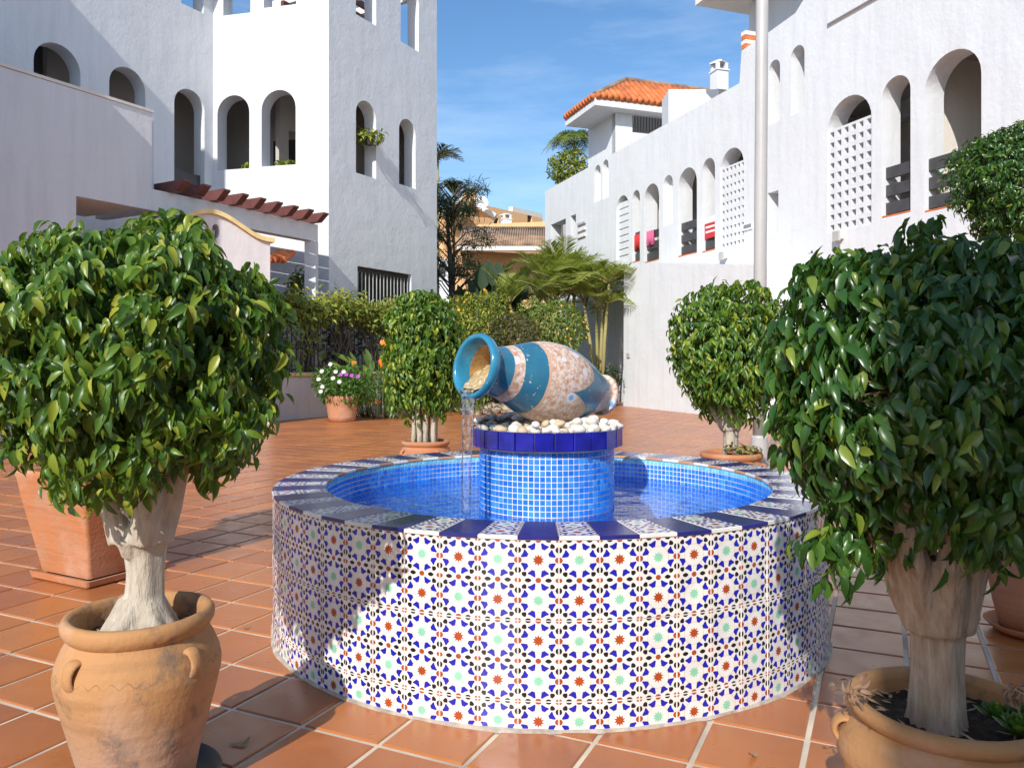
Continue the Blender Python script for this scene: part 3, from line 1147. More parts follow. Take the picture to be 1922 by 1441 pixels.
# set-back storey in the shade of its eave
pls = plR.shifted(-1.8)
tX = (1406 - CX) / F
us0 = pls.u(1406)
wall('upper_wall', pls, rect(us0, us0 + 6, 6, 13), [], 0.3, WHITE, rb)
slab('eave', [off2(pls, us0 - 0.55, 1.25), off2(pls, us0 + 6, 1.25), off2(pls, us0 + 6, -2), off2(pls, us0 - 0.55, -2)], pls.uz(1408, 6)[1], pls.uz(1408, 6)[1] + 0.25, WHITE2, rb)
# protruding bay at the top of the near front
ub0, ub1 = uR(1557), uR(1650)
wall('bay', plR.shifted(0.06), rect(ub0, ub1 + 1.4, plR.uz(1557, 46)[1], 12.4), [], 0.057, WHITE, rb)
wall('loggia_back', plR.shifted(-2.6), rect(-6.0, uR(1090), 0.3, zlo + 1.1), [], 0.15, INNER, rb)


def boards(pl, hole, n, ht, gap, parent):
    us = [p[0] for p in hole]
    z0 = min(p[1] for p in hole)
    for k in range(n):
        za = z0 + 0.07 + k * (ht + gap)
        wall('railing_board', pl, rect(min(us) + 0.004, max(us) - 0.004, za, za + ht), [], 0.06, CHAR, parent, off=-0.09)
    MB().seg(pl.pt(min(us) + 0.01, z0 + 0.018, -0.13), pl.pt(max(us) - 0.01, z0 + 0.018, -0.13), 0.26, 0.03).build('tile_sill', ROOFC, parent, True)


for h in (A_big, A_mid):
    boards(plR, h, 3, 0.20, 0.11, rb)
for h in (A_a1, A_n1, A_a2, A_n2):
    boards(plR, h, 3, 0.20, 0.10, rb)


def lattice(pl, hole, nx, nz, ztop, parent):
    us = [p[0] for p in hole]
    u0_, u1_, z0_ = min(us) + 0.003, max(us) - 0.003, min(p[1] for p in hole) + 0.003
    hs = []
    du, dz = (u1_ - u0_) / nx, (ztop - z0_) / nz
    for i in range(nx):
        for j in range(nz):
            cu, cz = u0_ + (i + 0.5) * du, z0_ + (j + 0.5) * dz
            hs.append(rect(cu - du * 0.29, cu + du * 0.29, cz - dz * 0.27, cz + dz * 0.27))
    return wall('lattice_screen', pl, rect(u0_, u1_, z0_, ztop), hs, 0.12, WHITE, parent, off=-0.03)


lattice(plR, A_lat, 6, 10, plR.uz(1595, 230)[1], rb)
lattice(plR, A_lat2, 6, 10, plR.uz(1374, 308)[1], rb)
# louvred shutter in the far arch
us = [p[0] for p in A_sh]
z0_ = min(p[1] for p in A_sh)
for k in range(9):
    za = z0_ + 0.02 + k * 0.2
    wall('shutter_slat', plR, rect(min(us) + 0.004, max(us) - 0.004, za, za + 0.17), [], 0.06, WHITE, rb, off=-0.08)
# dashed louvre near the far loggia
for k in range(3):
    za = plR.uz(1092, 420 + 12 * k)[1]
    MB().seg(plR.pt(uR(1086), za, 0.03), plR.pt(uR(1100), za, 0.03), 0.06, 0.07).build('vent_slat', GREYP if k == 0 else WHITE2, rb, True)
# brick coping of the step
for k in range(4):
    MB().box(plR.pt(uR(1393), z_near_par + 0.06 + 0.1 * k, -0.2), (0.16, 0.34, 0.09), math.atan2(plR.d.y, plR.d.x)).build('coping_brick', ROOFC if k % 2 == 0 else WHITE2, rb, True)


def small_lamp(x, y, label):
    u, z = plR.uz(x, y)
    t = thing('wall_lamp', tuple(plR.pt(u, z, 0.0)), label, 'lamp', 'bulkhead lamps on the long facade')
    MB().box((-0.06, -0.02, 0), (0.14, 0.10, 0.16), math.atan2(plR.d.y, plR.d.x)).build('housing', WHITE2, t)
    MB().box((-0.12, -0.045, -0.03), (0.16, 0.05, 0.18), math.atan2(plR.d.y, plR.d.x)).build('cover', GREYP, t)


small_lamp(1580, 441, 'small grey wall lamp under the near white lattice screen')
small_lamp(1363, 479, 'small grey wall lamp under the far white lattice screen')

# things on the balconies
def cloth(name, hole, off, fr0, fr1, zt, zb, mat, label):
    us = [p[0] for p in hole]
    a = min(us) + (max(us) - min(us)) * fr0
    b = min(us) + (max(us) - min(us)) * fr1
    n = 10
    vs, fs = [], []
    for i in range(n + 1):
        u = a + (b - a) * i / n
        w_ = 0.02 * math.sin(i * 1.9)
        for z in (zt, (zt + zb) / 2, zb + 0.02 * math.sin(i)):
            vs.append(plR.pt(u, z, off + w_))
        for z in (zb, (zt + zb) / 2, zt):
            vs.append(plR.pt(u, z, off + w_ - 0.02))
    for i in range(n):
        for k in range(6):
            fs.append((i * 6 + k, i * 6 + (k + 1) % 6, i * 6 + 6 + (k + 1) % 6, i * 6 + 6 + k))
    o = MB().add(vs, fs).build(name, mat, smooth=True)
    return tag(o, label, 'cloth')


cloth('towel', A_n2, -0.05, 0.05, 0.95, plR.uz(1194, 440)[1], plR.uz(1194, 468)[1], RED, 'red cloth hung over the railing of the narrow far arch')
cloth('towel', A_a2, -0.05, 0.05, 0.55, plR.uz(1220, 432)[1], plR.uz(1220, 460)[1], PINK, 'pink cloth hung over a railing beside the red cloth')
us = [p[0] for p in A_n1]
sg = thing('balcony_sign', tuple(plR.pt(min(us), plR.uz(1330, 425)[1])), 'red and white sign board tied to the railing of a narrow arch', 'sign')
wall('board', plR, rect(min(us) + 0.03, max(us) - 0.03, plR.uz(1330, 446)[1], plR.uz(1330, 418)[1]), [], 0.02, RED, sg, off=-0.05)
wall('board', plR, rect(min(us) + 0.03, max(us) - 0.03, plR.uz(1330, 417.6)[1], plR.uz(1330, 405)[1]), [], 0.02, SIGNW, sg, off=-0.05)
for k in range(2):
    za = plR.uz(1330, 436 - k * 9)[1]
    wall('print_line', plR, rect(min(us) + 0.08, max(us) - 0.08, za, za + 0.05), [], 0.004, SIGNW, sg, off=-0.044)
sn = thing('street_sign', tuple(plR.pt(uR(1404), plR.uz(1404, 424)[1])), 'small white plate with grey lettering beside the far lattice screen', 'sign')
wall('plate', plR, rect(uR(1396), uR(1413), plR.uz(1404, 432)[1], plR.uz(1404, 419)[1]), [], 0.02, SIGNW, sn, off=0.024)
zt0 = plR.uz(1404, 428)[1]
for k in range(7):
    ua_ = uR(1397.5) + (uR(1411.5) - uR(1397.5)) * k / 7
    wall('letter', plR, rect(ua_, ua_ + 0.045, zt0, zt0 + 0.075), [], 0.004, TEXTG, sn, off=0.029)

# hanging pot in the middle arch
hp = plR.pt((A_mid[0][0] + A_mid[1][0]) / 2 + 0.22, plR.uz(1697, 236)[1], -0.28)
ht_ = thing('hanging_pot', tuple(hp), 'terracotta pot with a green plant hanging in the narrow slatted arch', 'flower pot')
MB().lathe([(0.001, -0.11), (0.07, -0.11), (0.10, 0.08), (0.11, 0.08), (0.11, 0.11), (0.09, 0.11), (0.085, 0.07), (0.001, 0.07)], 16).build('pot', POT_B, ht_, smooth=True)
p_, t_, n_, s_ = cloud(5, 60, 1, (0.11, 0.11, 0.13), 0.09, 0.2)
leaf_mesh('foliage', p_ + np.array([0, 0, 0.2]), t_, n_, s_, BUSH, ht_)['kind'] = 'stuff'

# white stair block in front of the long facade
BA = 10.25
plX = Plane(rpt(20.9, BA), rpt(12.0, BA))
sb = thing('stair_block', (rpt(19, BA).x, 19, 0), 'plain white stair block with chamfered corner in front of the long facade', 'wall')
wall('wall', plX, [(plX.u(1170), -0.05), (plX.u(1440), -0.05), plX.uz(1440, 500), plX.uz(1412, 497), plX.uz(1190, 493), plX.uz(1171, 507)], [], 0.92, WHITE, sb)
MB().box(plX.pt(plX.u(1180), plX.uz(1180, 667)[1], 0.02), (0.16, 0.02, 0.12), math.atan2(plX.d.y, plX.d.x)).build('plaque', GREYP, sb, True)

# lamp post
lp = thing('lamp_post', (2.55, 8.1, 0), 'tall grey round lamp post behind the rear right clipped tree', 'lamp post')
MB().tube([(0, 0, 0.35), (0.01, 0, 2.2), (0.025, 0, 4.2), (0.04, 0, 6.2)], [0.066, 0.064, 0.062, 0.06], 24).build('pole', GREYP, lp, smooth=True)
MB().lathe([(0.001, 0), (0.16, 0), (0.16, 0.03), (0.09, 0.05), (0.085, 0.38), (0.075, 0.40), (0.001, 0.40)], 24).build('base', GREYP, lp)
MB().lathe([(0.001, 6.15), (0.09, 6.15), (0.2, 6.35), (0.22, 6.6), (0.05, 6.8), (0.001, 6.8)], 24, c=(0.04, 0, 0)).build('lantern', SIGNW, lp, smooth=True)

# tile-roofed penthouse behind the facade
eV = Vector((-0.33, 0.944))
rV = Vector((0.944, 0.33))
K0 = Vector((2.75, 26.0))
ph = thing('penthouse', (3.6, 27, 0), 'white penthouse with orange clay tile hip roof above the long facade', 'house')
Wc = K0 + rV * 1.0 + eV * 0.5
zev = 9.93


def v3(p, z):
    return (p.x, p.y, z)


plT = Plane(Wc, Wc + rV)
tw0, tw1 = plT.u(1187), plT.u(1262)
wall('wall', plT, rect(0, 4.5, 5, zev - 0.02), [rect(tw0, tw1, plT.uz(1220, 252)[1], plT.uz(1220, 206)[1])], 0.25, WHITE, ph)
plT2 = Plane(Wc + eV * 2.2, Wc)
wall('wall', plT2, rect(0, 2.2, 5, zev - 0.02), [], 0.25, WHITE, ph)
soff = [K0, K0 + rV * 6, K0 + rV * 6 + eV * 2.5, K0 + eV * 2.5]
slab('eave_board', [(p.x, p.y) for p in soff], zev - 0.25, zev - 0.0, WHITE, ph)
zr = 11.05
def rtile(a, b, r=0.115):
    MB().tube([a, b], [r, r * 0.9], 8).build('roof_tile', ROOFC, ph, True, smooth=True)
ncol = 20
for k in range(ncol):
    s_ = 0.1 + k * 0.225
    fr = min(1.0, s_ / 1.8)
    a = K0 + rV * s_ - eV * 0.08
    b = K0 + rV * s_ + eV * (1.25 * fr)
    rtile(Vector(v3(a, zev + 0.03)), Vector(v3(b, zev + 0.05 + (zr - zev) * fr)))
for k in range(11):
    s_ = 0.1 + k * 0.225
    fr = max(0.05, min(s_, 2.5 - s_) / 1.25)
    a = K0 + eV * s_ - rV * 0.08
    b = K0 + eV * s_ + rV * (1.8 * fr)
    rtile(Vector(v3(a, zev + 0.03)), Vector(v3(b, zev + 0.05 + (zr - zev) * fr)))
R0 = K0 + rV * 1.8 + eV * 1.25
R1 = R0 + rV * 4.2
rs = MB().add([v3(K0, zev + 0.005), v3(K0 + rV * 6, zev + 0.005), v3(R1, zr), v3(R0, zr), v3(K0 + eV * 2.5, zev + 0.005), v3(K0 + rV * 6 + eV * 2.5, zev + 0.005)], [(0, 1, 2, 3), (0, 3, 4), (4, 3, 2, 5), (1, 5, 2)])
rs.build('roof', ROOFC, ph, True)
MB().tube([v3(K0, zev + 0.08), v3(R0, zr + 0.08)], [0.12, 0.12], 8).build('hip_tile', OLDROOF, ph, True)
MB().tube([v3(R0, zr + 0.08), v3(R1, zr + 0.08)], [0.12, 0.12], 8).build('ridge_tile', OLDROOF, ph, True)
MB().tube([v3(K0 + eV * 2.5, zev + 0.08), v3(R0, zr + 0.08)], [0.12, 0.12], 8).build('hip_tile', OLDROOF, ph, True)
nb = 14
gr = wall('window', plT.shifted(-0.1), rect(tw0, tw1, plT.uz(1220, 214)[1], plT.uz(1220, 206)[1]), [], 0.06, CHAR, ph)
for k in range(nb):
    u = tw0 + 0.05 + (tw1 - tw0 - 0.1) * k / (nb - 1)
    MB().seg(plT.pt(u, plT.uz(1220, 252)[1], -0.12), plT.pt(u, plT.uz(1220, 214)[1], -0.12), 0.05, 0.03, (1, 0, 0)).build('window_bar', CHAR, gr, True)
a = px(1255, 300, 22.5)
b = px(1349, 168, 22.5)
MB().box(((a.x + b.x) / 2, 23, (6.5 + b.z) / 2), (b.x - a.x, 1.0, b.z - 6.5)).build('parapet', WHITE, ph, True)


def chimney(name, x, yb, yt, Y, wd, mat, label, lid=ROOFC):
    bs = px(x, yb, Y)
    z1 = px(x, yt, Y).z
    hgt = z1 - bs.z
    t = thing(name, tuple(bs), label, 'chimney')
    MB().box((0, 0, hgt * 0.3), (wd, wd, hgt * 0.6), 0.3).build('shaft', mat, t)
    MB().box((0, 0, hgt * 0.62), (wd * 1.15, wd * 1.15, hgt * 0.05), 0.3).build('collar', mat, t)
    for i in (-1, 1):
        for j in (-1, 1):
            c, s = math.cos(0.3), math.sin(0.3)
            dx, dy = i * wd * 0.36, j * wd * 0.36
            MB().box((dx * c - dy * s, dx * s + dy * c, hgt * 0.745), (wd * 0.24, wd * 0.24, hgt * 0.2), 0.3).build('pillar', mat, t)
    MB().lathe([(wd * 0.75, hgt * 0.846), (wd * 0.75, hgt * 0.88), (wd * 0.3, hgt * 0.97), (0.001, hgt)], 4, ph=0.3).build('lid', lid, t)
    return t


chimney('chimney', 1350, 172, 112, 25.5, 0.42, WHITE, 'white chimney with open pillared cap on the tiled roof', WHITE2)

# ================================================================== FAR ORANGE HOUSES
def far_house(name, Y, x0, x1, ytop, label, depth=6, roof=None, rz=0.0, wins=()):
    a, b = px(x0, ytop, Y), px(x1, ytop, Y)
    t = thing(name, ((a.x + b.x) / 2, Y, 0), label, 'house')
    q = Plane((a.x, Y), (b.x, Y + rz))
    hs = [rect(q.u(p[0]), q.u(p[1]), q.uz(p[0], p[3])[1], q.uz(p[0], p[2])[1]) for p in wins]
    wall('wall', q, rect(0, q.len, -0.05, a.z), hs, 0.3, ORANGE, t)
    for p in wins:
        wi = wall('window', q.shifted(-0.18), rect(q.u(p[0]) - 0.02, q.u(p[1]) + 0.02, q.uz(p[0], p[3])[1] - 0.02, q.uz(p[0], p[2])[1] + 0.02), [], 0.05, DBROWN, t)
    slab('side_walls', [off2(q, 0.003, -0.31), off2(q, 0.003, -depth), off2(q, q.len - 0.003, -depth), off2(q, q.len - 0.003, -0.31)], -0.05, a.z - 0.01, ORANGE, t)
    return t, q


h1, q1 = far_house('orange_house', 62, 905, 1024, 384, 'large flat orange house far behind the palms', 8, rz=6, wins=((926, 936, 408, 425), (990, 999, 402, 418)))
wall('coping', q1, rect(q1.u(962), q1.len, px(0, 384, 62).z + 0.003, px(0, 381, 62).z + 0.3), [], 0.4, WHITE2, h1)
h2, q2 = far_house('orange_house', 50, 832, 925, 392, 'orange house with pale gable far behind the dark tree', 6, rz=3, wins=((862, 872, 420, 434), (838, 846, 420, 432)))
a, b, c = px(830, 400, 49.6), px(870, 374, 49.6), px(930, 408, 49.6)
for (i, j) in ((a, b), (b, c)):
    MB().seg(i, j, 1.2, 0.28).build('gable_coping', WHITE2, h2, True)
gp = MB().add([tuple(a), tuple(b), tuple(c)] + [(p.x, p.y + 0.3, p.z) for p in (a, b, c)], [(0, 2, 1), (3, 4, 5), (0, 1, 4, 3), (1, 2, 5, 4), (2, 0, 3, 5)])
gp.build('gable', ORANGE, h2, True)
h3, q3 = far_house('orange_house', 40, 822, 1040, 468, 'low orange house with old brown tile roof behind the bushes', 7, rz=2, wins=((856, 880, 514, 519),))
ra, rbk = px(858, 462, 39.8), px(1040, 462, 39.8)
rc, rd = px(868, 428, 43), px(1040, 428, 43)
MB().add([tuple(ra), tuple(rbk), tuple(rd), tuple(rc)] + [(p.x, p.y, p.z - 0.15) for p in (ra, rbk, rd, rc)], [(0, 1, 2, 3), (7, 6, 5, 4), (0, 4, 5, 1), (1, 5, 6, 2), (2, 6, 7, 3), (3, 7, 4, 0)]).build('roof', OLDROOF, h3, True)
for k in range(40):
    f_ = (k + 0.5) / 40
    p0 = ra.lerp(rbk, f_)
    p1 = rc.lerp(rd, f_)
    MB().tube([p0 + Vector((0, -0.1, 0.03)), p1 + Vector((0, 0, 0.03))], [0.075, 0.065], 6).build('roof_tile', OLDROOF, h3, True, smooth=True)
MB().seg(px(858, 467, 39.6), px(1040, 467, 39.6), 0.4, 0.22).build('cornice', WHITE2, h3, True)
MB().seg(px(895, 431, 43.5), px(1040, 425, 43.5), 0.4, 0.5).build('ridge_wall', ORANGE, h3, True)
wl = thing('white_house', tuple(px(830, 560, 38)), 'white garden house sliver behind the trunk of the dark tree', 'house')
wpl = Plane(px(815, 0, 38).xy, px(843, 0, 38).xy)
wall('wall', wpl, rect(0, wpl.len, 0, px(0, 486, 38).z), [rect(wpl.u(822), wpl.u(836), px(0, 520, 38).z, px(0, 496, 38).z)], 0.3, WHITE, wl)
wall('window', wpl.shifted(-0.2), rect(wpl.u(821), wpl.u(837), px(0, 521, 38).z, px(0, 495, 38).z), [], 0.05, CHAR, wl)
chimney('chimney', 881, 386, 354, 49, 0.7, ORANGE, 'orange chimney beside the satellite dish far behind')
chimney('chimney', 950, 432, 400, 44, 0.5, WHITE, 'white chimney in front of the large orange house', WHITE2)
ds = thing('satellite_dish', tuple(px(903, 380, 48)), 'white satellite dish on the far orange house', 'satellite dish')
prf = [(r, 0.25 * r * r) for r in (0.001, 0.12, 0.24, 0.34, 0.42)] + [(0.43, 0.06), (0.42, 0.03), (0.24, 0.0), (0.001, -0.02)]
o = MB().lathe(prf, 24).build('dish', SIGNW, ds, smooth=True)
o.rotation_euler = (math.radians(70), 0, math.radians(15))
MB().tube([(0, 0.05, 0), (0, 0.3, -0.5)], [0.04, 0.04], 8).build('mast', GREYP, ds)

hl = MB()
vs = []
nx_, ny_ = 30, 8
for j in range(ny_):
    for i in range(nx_):
        X = -160 + 320 * i / (nx_ - 1)
        Y = 75 + 160 * j / (ny_ - 1)
        vs.append((X, Y, -1 + (j / (ny_ - 1)) * (7 + 2 * math.sin(X * 0.05 + 1) + 1.5 * math.sin(X * 0.11))))
hl.add(vs, [(j * nx_ + i, j * nx_ + i + 1, (j + 1) * nx_ + i + 1, (j + 1) * nx_ + i) for j in range(ny_ - 1) for i in range(nx_ - 1)])
tag(hl.build('hill', EARTH, smooth=True), kind='structure')

# planting bed behind the courtyard
bedp = [(-3.4, 19.2), (-1.5, 18.4), (0.2, 18.2), (1.6, 19.0), (2.2, 21.5), (1.6, 34), (-3, 34)]
bd = MB()
k = len(bedp)
bd.add([(x, y, 0.005) for x, y in bedp] + [(x * 0.96, y + 0.2, 0.28) for x, y in bedp], [tuple(range(k, 2 * k))] + [(i, (i + 1) % k, k + (i + 1) % k, k + i) for i in range(k)])
tag(bd.build('garden_bed', SOIL), kind='structure')

# ================================================================== FOUNTAIN
fo_ = thing('fountain', (FC.x, FC.y, 0), 'round fountain basin clad in blue, red and green star pattern tiles', 'fountain')
NC = 60
DA = 2 * PI / NC
core = MB()
core.lathe([(FR - 0.012, -0.05), (FR - 0.012, FZ - 0.012), (FRI + 0.006, FZ - 0.012), (FRI + 0.006, 0.12), (0.0, 0.12)], 120)
core.build('basin', WGROUT, fo_)
# pool floor
MB().lathe([(FRI + 0.005, 0.14), (0.3, 0.14), (0.001, 0.14)], 96).build('pool_floor', POOLF, fo_)

PAL = [G_WHITE, G_BLUE, G_BLACK, G_RED, G_GREEN, G_CREAM, G_BODY]


def cell_pattern(star_mi):
    """polygons of one star cell in units of the cell, centred; boundary pieces are added by the caller"""
    out = []
    st = []
    for k in range(20):
        r = 0.150 if k % 2 == 0 else 0.088
        a = PI / 2 + k * PI / 10
        st.append((r * math.cos(a), r * math.sin(a)))
    out.append(('fan', st, star_mi))
    ring_o = [(0.288 * math.cos(2 * PI * k / 28), 0.288 * math.sin(2 * PI * k / 28)) for k in range(28)]
    ring_i = [(0.276 * math.cos(2 * PI * k / 28), 0.276 * math.sin(2 * PI * k / 28)) for k in range(28)]
    out.append(('ring', (ring_o, ring_i), 5))
    for k in range(8):
        a = PI / 8 + k * PI / 4
        # mirror so that pairs lean towards the nearest axis
        sgn = 1 if k % 2 == 0 else -1
        pl_ = [(0.298, -0.018), (0.300, 0.035), (0.330, 0.052), (0.385, 0.082), (0.402, 0.075), (0.398, 0.02), (0.412, -0.055), (0.39, -0.068), (0.345, -0.045)]
        poly = []
        for (r, t) in pl_:
            r = 0.352 + (r - 0.352) * 1.32
            t *= sgn * 1.42
            poly.append((r * math.cos(a) - t * math.sin(a), r * math.sin(a) + t * math.cos(a)))
        if sgn < 0:
            poly.reverse()
        out.append(('fan', poly, 1))
    for (i, j) in ((1, 1), (-1, 1), (-1, -1), (1, -1)):
        a = math.atan2(j, i)
        poly = []
        for (r, t) in [(0.415, 0.0), (0.44, 0.034), (0.485, 0.068), (0.53, 0.052), (0.543, 0.0), (0.53, -0.052), (0.485, -0.068), (0.44, -0.034)]:
            poly.append((r * math.cos(a) - t * math.sin(a), r * math.sin(a) + t * math.cos(a)))
        out.append(('fan', poly, 2))
    return out


def ell(cx_, cy_, rx, ry, a0=0, a1=2 * PI, n=12, point=False):
    p = []
    full = abs(a1 - a0) > 6
    m = n if full else n + 1
    for k in range(m):
        a = a0 + (a1 - a0) * k / n
        c, s = math.cos(a), math.sin(a)
        if point:
            s = math.copysign(abs(s) ** 1.5, s)
        p.append((cx_ + rx * c, cy_ + ry * s))
    return p


def strip_polys(rows, colours, top_joint=True, bottom_joint=True):
    """tile one cell wide and `rows` high; origin top centre, v downwards negative"""
    polys = []
    gx = 0.5 - 0.018
    for r in range(rows):
        cy = -(r + 0.5)
        for kind, pts, mi in cell_pattern(colours[r]):
            if kind == 'ring':
                polys.append((kind, ([(x, y + cy) for x, y in pts[0]], [(x, y + cy) for x, y in pts[1]]), mi))
            else:
                polys.append((kind, [(x, y + cy) for x, y in pts], mi))
        for sd in (-1, 1):
            a0, a1 = (PI / 2, 3 * PI / 2) if sd > 0 else (-PI / 2, PI / 2)
            polys.append(('fan', ell(sd * gx, cy, 0.078, 0.076, a0, a1, 8), 3))
            for q in (0.25, -0.25):
                polys.append(('fan', ell(sd * gx, cy + q, 0.064, 0.074, a0, a1, 8), 2))
    for r in range(rows + 1):
        v = -float(r)
        if 0 < r < rows:
            polys.append(('fan', ell(0, v, 0.072, 0.066), 3))
            for sd in (-1, 1):
                polys.append(('fan', ell(sd * 0.25, v, 0.085, 0.055, point=True), 2))
                a0, a1 = (PI / 2, 3 * PI / 2) if sd > 0 else (-PI / 2, PI / 2)
                polys.append(('fan', ell(sd * gx, v, 0.068, 0.058, a0, a1, 8), 3))
        else:
            up = -1 if r == 0 else 1
            vv = v + up * 0.016
            a0, a1 = (PI, 2 * PI) if up < 0 else (0, PI)
            polys.append(('fan', ell(0, vv, 0.072, 0.055, a0, a1, 8), 3))
            for sd in (-1, 1):
                polys.append(('fan', ell(sd * 0.25, vv, 0.07, 0.048, a0, a1, 8), 2))
                q0 = {(-1, -1): 1.5 * PI, (1, -1): PI, (-1, 1): 0, (1, 1): 0.5 * PI}[(sd, up)]
                qa = ell(sd * gx, vv, 0.06, 0.05, q0, q0 + PI / 2, 5)
                polys.append(('fan', [(sd * gx, vv)] + qa, 3))
    return polys


def inlay_mesh(name, polys, mapf, body):
    """body: (verts, faces, matidx) of the tile; mapf maps pattern (u,v) to 3-D on its face"""
    mb = MB()
    mb.add(body[0], body[1], body[2])
    for kind, pts, mi in polys:
        if kind == 'ring':
            a, b = pts
            k = len(a)
            mb.add([mapf(*p) for p in a] + [mapf(*p) for p in b], [(i, (i + 1) % k, k + (i + 1) % k, k + i) for i in range(k)], mi)
        else:
            c = (sum(p[0] for p in pts) / len(pts), sum(p[1] for p in pts) / len(pts))
            k = len(pts)
            mb.add([mapf(*p) for p in pts] + [mapf(*c)], [(i, (i + 1) % k, k) for i in range(k)], mi)
    me = bpy.data.meshes.new(name)
    me.from_pydata(mb.v, [], mb.f)
    for m in PAL:
        me.materials.append(m)
    me.polygons.foreach_set('material_index', mb.m)
    bm = bmesh.new()
    bm.from_mesh(me)
    nbody = len(body[1])
    bm.faces.ensure_lookup_table()
    bm.to_mesh(me)
    bm.free()
    me.update()
    return me


CW = 2 * (FR - 0.0005) * math.tan(DA / 2)     # column width
CHh = 0.125


def box_body(x0, x1, z0, z1, y0, y1, c=0.0008):
    """bevelled slab facing -Y (front at y0)"""
    v = [(x0, y1, z0), (x1, y1, z0), (x1, y1, z1), (x0, y1, z1),
         (x0, y0 + c, z0), (x1, y0 + c, z0), (x1, y0 + c, z1), (x0, y0 + c, z1),
         (x0 + c, y0, z0 + c), (x1 - c, y0, z0 + c), (x1 - c, y0, z1 - c), (x0 + c, y0, z1 - c)]
    f = []
    for k in (0, 4):
        for i in range(4):
            j = (i + 1) % 4
            f.append((k + i, k + j, k + 4 + j, k + 4 + i))
    f.append((8, 9, 10, 11))
    return v, f, 0


def wall_tile_mesh(rows, cols):
    gap = 0.0003
    body = box_body(-CW / 2 + gap, CW / 2 - gap, -rows * CHh + gap, -gap, 0.0, 0.011)
    return inlay_mesh('wall_tile', strip_polys(rows, cols), lambda u, v: (u * CW, -0.0003, v * CHh), body)


WT = {}
for par, cols in ((0, (3, 4)), (1, (4, 3))):
    WT[(par, 2)] = wall_tile_mesh(2, cols)
    WT[(par, 1)] = wall_tile_mesh(1, cols[:1])
rt_gap = 0.0008
for k in range(NC):
    a = k * DA + DA * 0.38
    for (zt, rows) in ((FZ - 0.0135, 2), (FZ - 0.0135 - 0.25, 2), (FZ - 0.0135 - 0.5, 1)):
        o = bpy.data.objects.new('wall_tile', WT[(k % 2, rows)])
        jit = random.gauss(0, 0.0005)
        finish(o, fo_, ((FR + jit) * math.cos(a), (FR + jit) * math.sin(a), zt))
        o.rotation_euler = (random.gauss(0, 0.003), 0, a + PI / 2 + random.gauss(0, 0.004))


def rim_tile(patterned):
    r0, r1 = FRI - 0.004, (FR + 0.004)
    h0, h1 = r0 * math.tan(DA / 2) - 0.0008, r1 * math.tan(DA / 2) - 0.0008
    z0, z1, c = -0.0125, 0.0, 0.002
    v = [(-h0, -r0, z0), (h0, -r0, z0), (h1, -r1, z0), (-h1, -r1, z0),
         (-h0, -r0, z1 - c), (h0, -r0, z1 - c), (h1, -r1, z1 - c), (-h1, -r1, z1 - c),
         (-h0 + c, -r0 - c, z1), (h0 - c, -r0 - c, z1), (h1 - c, -r1 + c, z1), (-h1 + c, -r1 + c, z1)]
    f = []
    for k in (0, 4):
        for i in range(4):
            j = (i + 1) % 4
            f.append((k + j, k + i, k + 4 + i, k + 4 + j))
    f.append((11, 10, 9, 8))
    if not patterned:
        me = bpy.data.meshes.new('rim_tile')
        me.from_pydata(v, [], f)
        me.materials.append(G_NAVY)
        me.materials.append(G_BODY)
        me.polygons.foreach_set('material_index', [1, 0, 0, 0, 1, 0, 0, 0, 0])
        return me

    def mapf(u, vv):
        s_ = -vv / 2.0
        r = r0 + 0.003 + (r1 - r0 - 0.006) * s_
        hw = (r * math.tan(DA / 2) - 0.0015)
        return (u * 2 * hw, -r, 0.0003)
    me = inlay_mesh('rim_tile', strip_polys(2, (4, 3)), mapf, (v, f, 0))
    return me


RT = [rim_tile(False), rim_tile(True)]
for k in range(NC):
    a = k * DA + DA * 0.38
    o = bpy.data.objects.new('rim_tile', RT[k % 2])
    finish(o, fo_, (0, 0, FZ + random.gauss(0, 0.0005)))
    o.rotation_euler = (0, 0, a + PI / 2)

# mosaic
MT = 0.0248
def mos_mesh(wd, ht):
    g_ = 0.0024
    return box_body(-wd / 2 + g_, wd / 2 - g_, -ht / 2 + g_, ht / 2 - g_, 0.0, 0.004, 0.0008)


PR = 0.312
PZ0, PZ1 = 0.14, 0.775
pe = MB().lathe([(PR - 0.004, PZ0), (PR - 0.004, PZ1)], 96).build('pedestal', WGROUT, fo_, smooth=True)
ncp = round(2 * PI * PR / MT)
dap = 2 * PI / ncp
mvt, mft, _ = mos_mesh(2 * PR * math.tan(dap / 2), MT)
mme = bpy.data.meshes.new('mosaic_tile')
mme.from_pydata(mvt, [], mft)
mme.materials.append(MOSAIC)
rowsP = int((PZ1 - 0.40) / MT)
items = []
for r in range(int((PZ1 - PZ0) / MT)):
    z = PZ1 - 0.012 - MT * (r + 0.5)
    for c in range(ncp):
        a = c * dap
        front = math.cos(a + PI / 2 - 0.05)        # facing the camera
        items.append((r, a, z, front))
cand = [it for it in items if it[0] < 12]
cand.sort(key=lambda it: -it[3] + 0.0 * it[0])
sel = cand[:300]
sset = set((it[0], it[1]) for it in sel)
for (r, a, z, fr) in sel:
    o = bpy.data.objects.new('mosaic_tile', mme)
    finish(o, pe, (PR * math.cos(a), PR * math.sin(a), z))
    o.rotation_euler = (random.gauss(0, 0.02), 0, a + PI / 2 + random.gauss(0, 0.02))


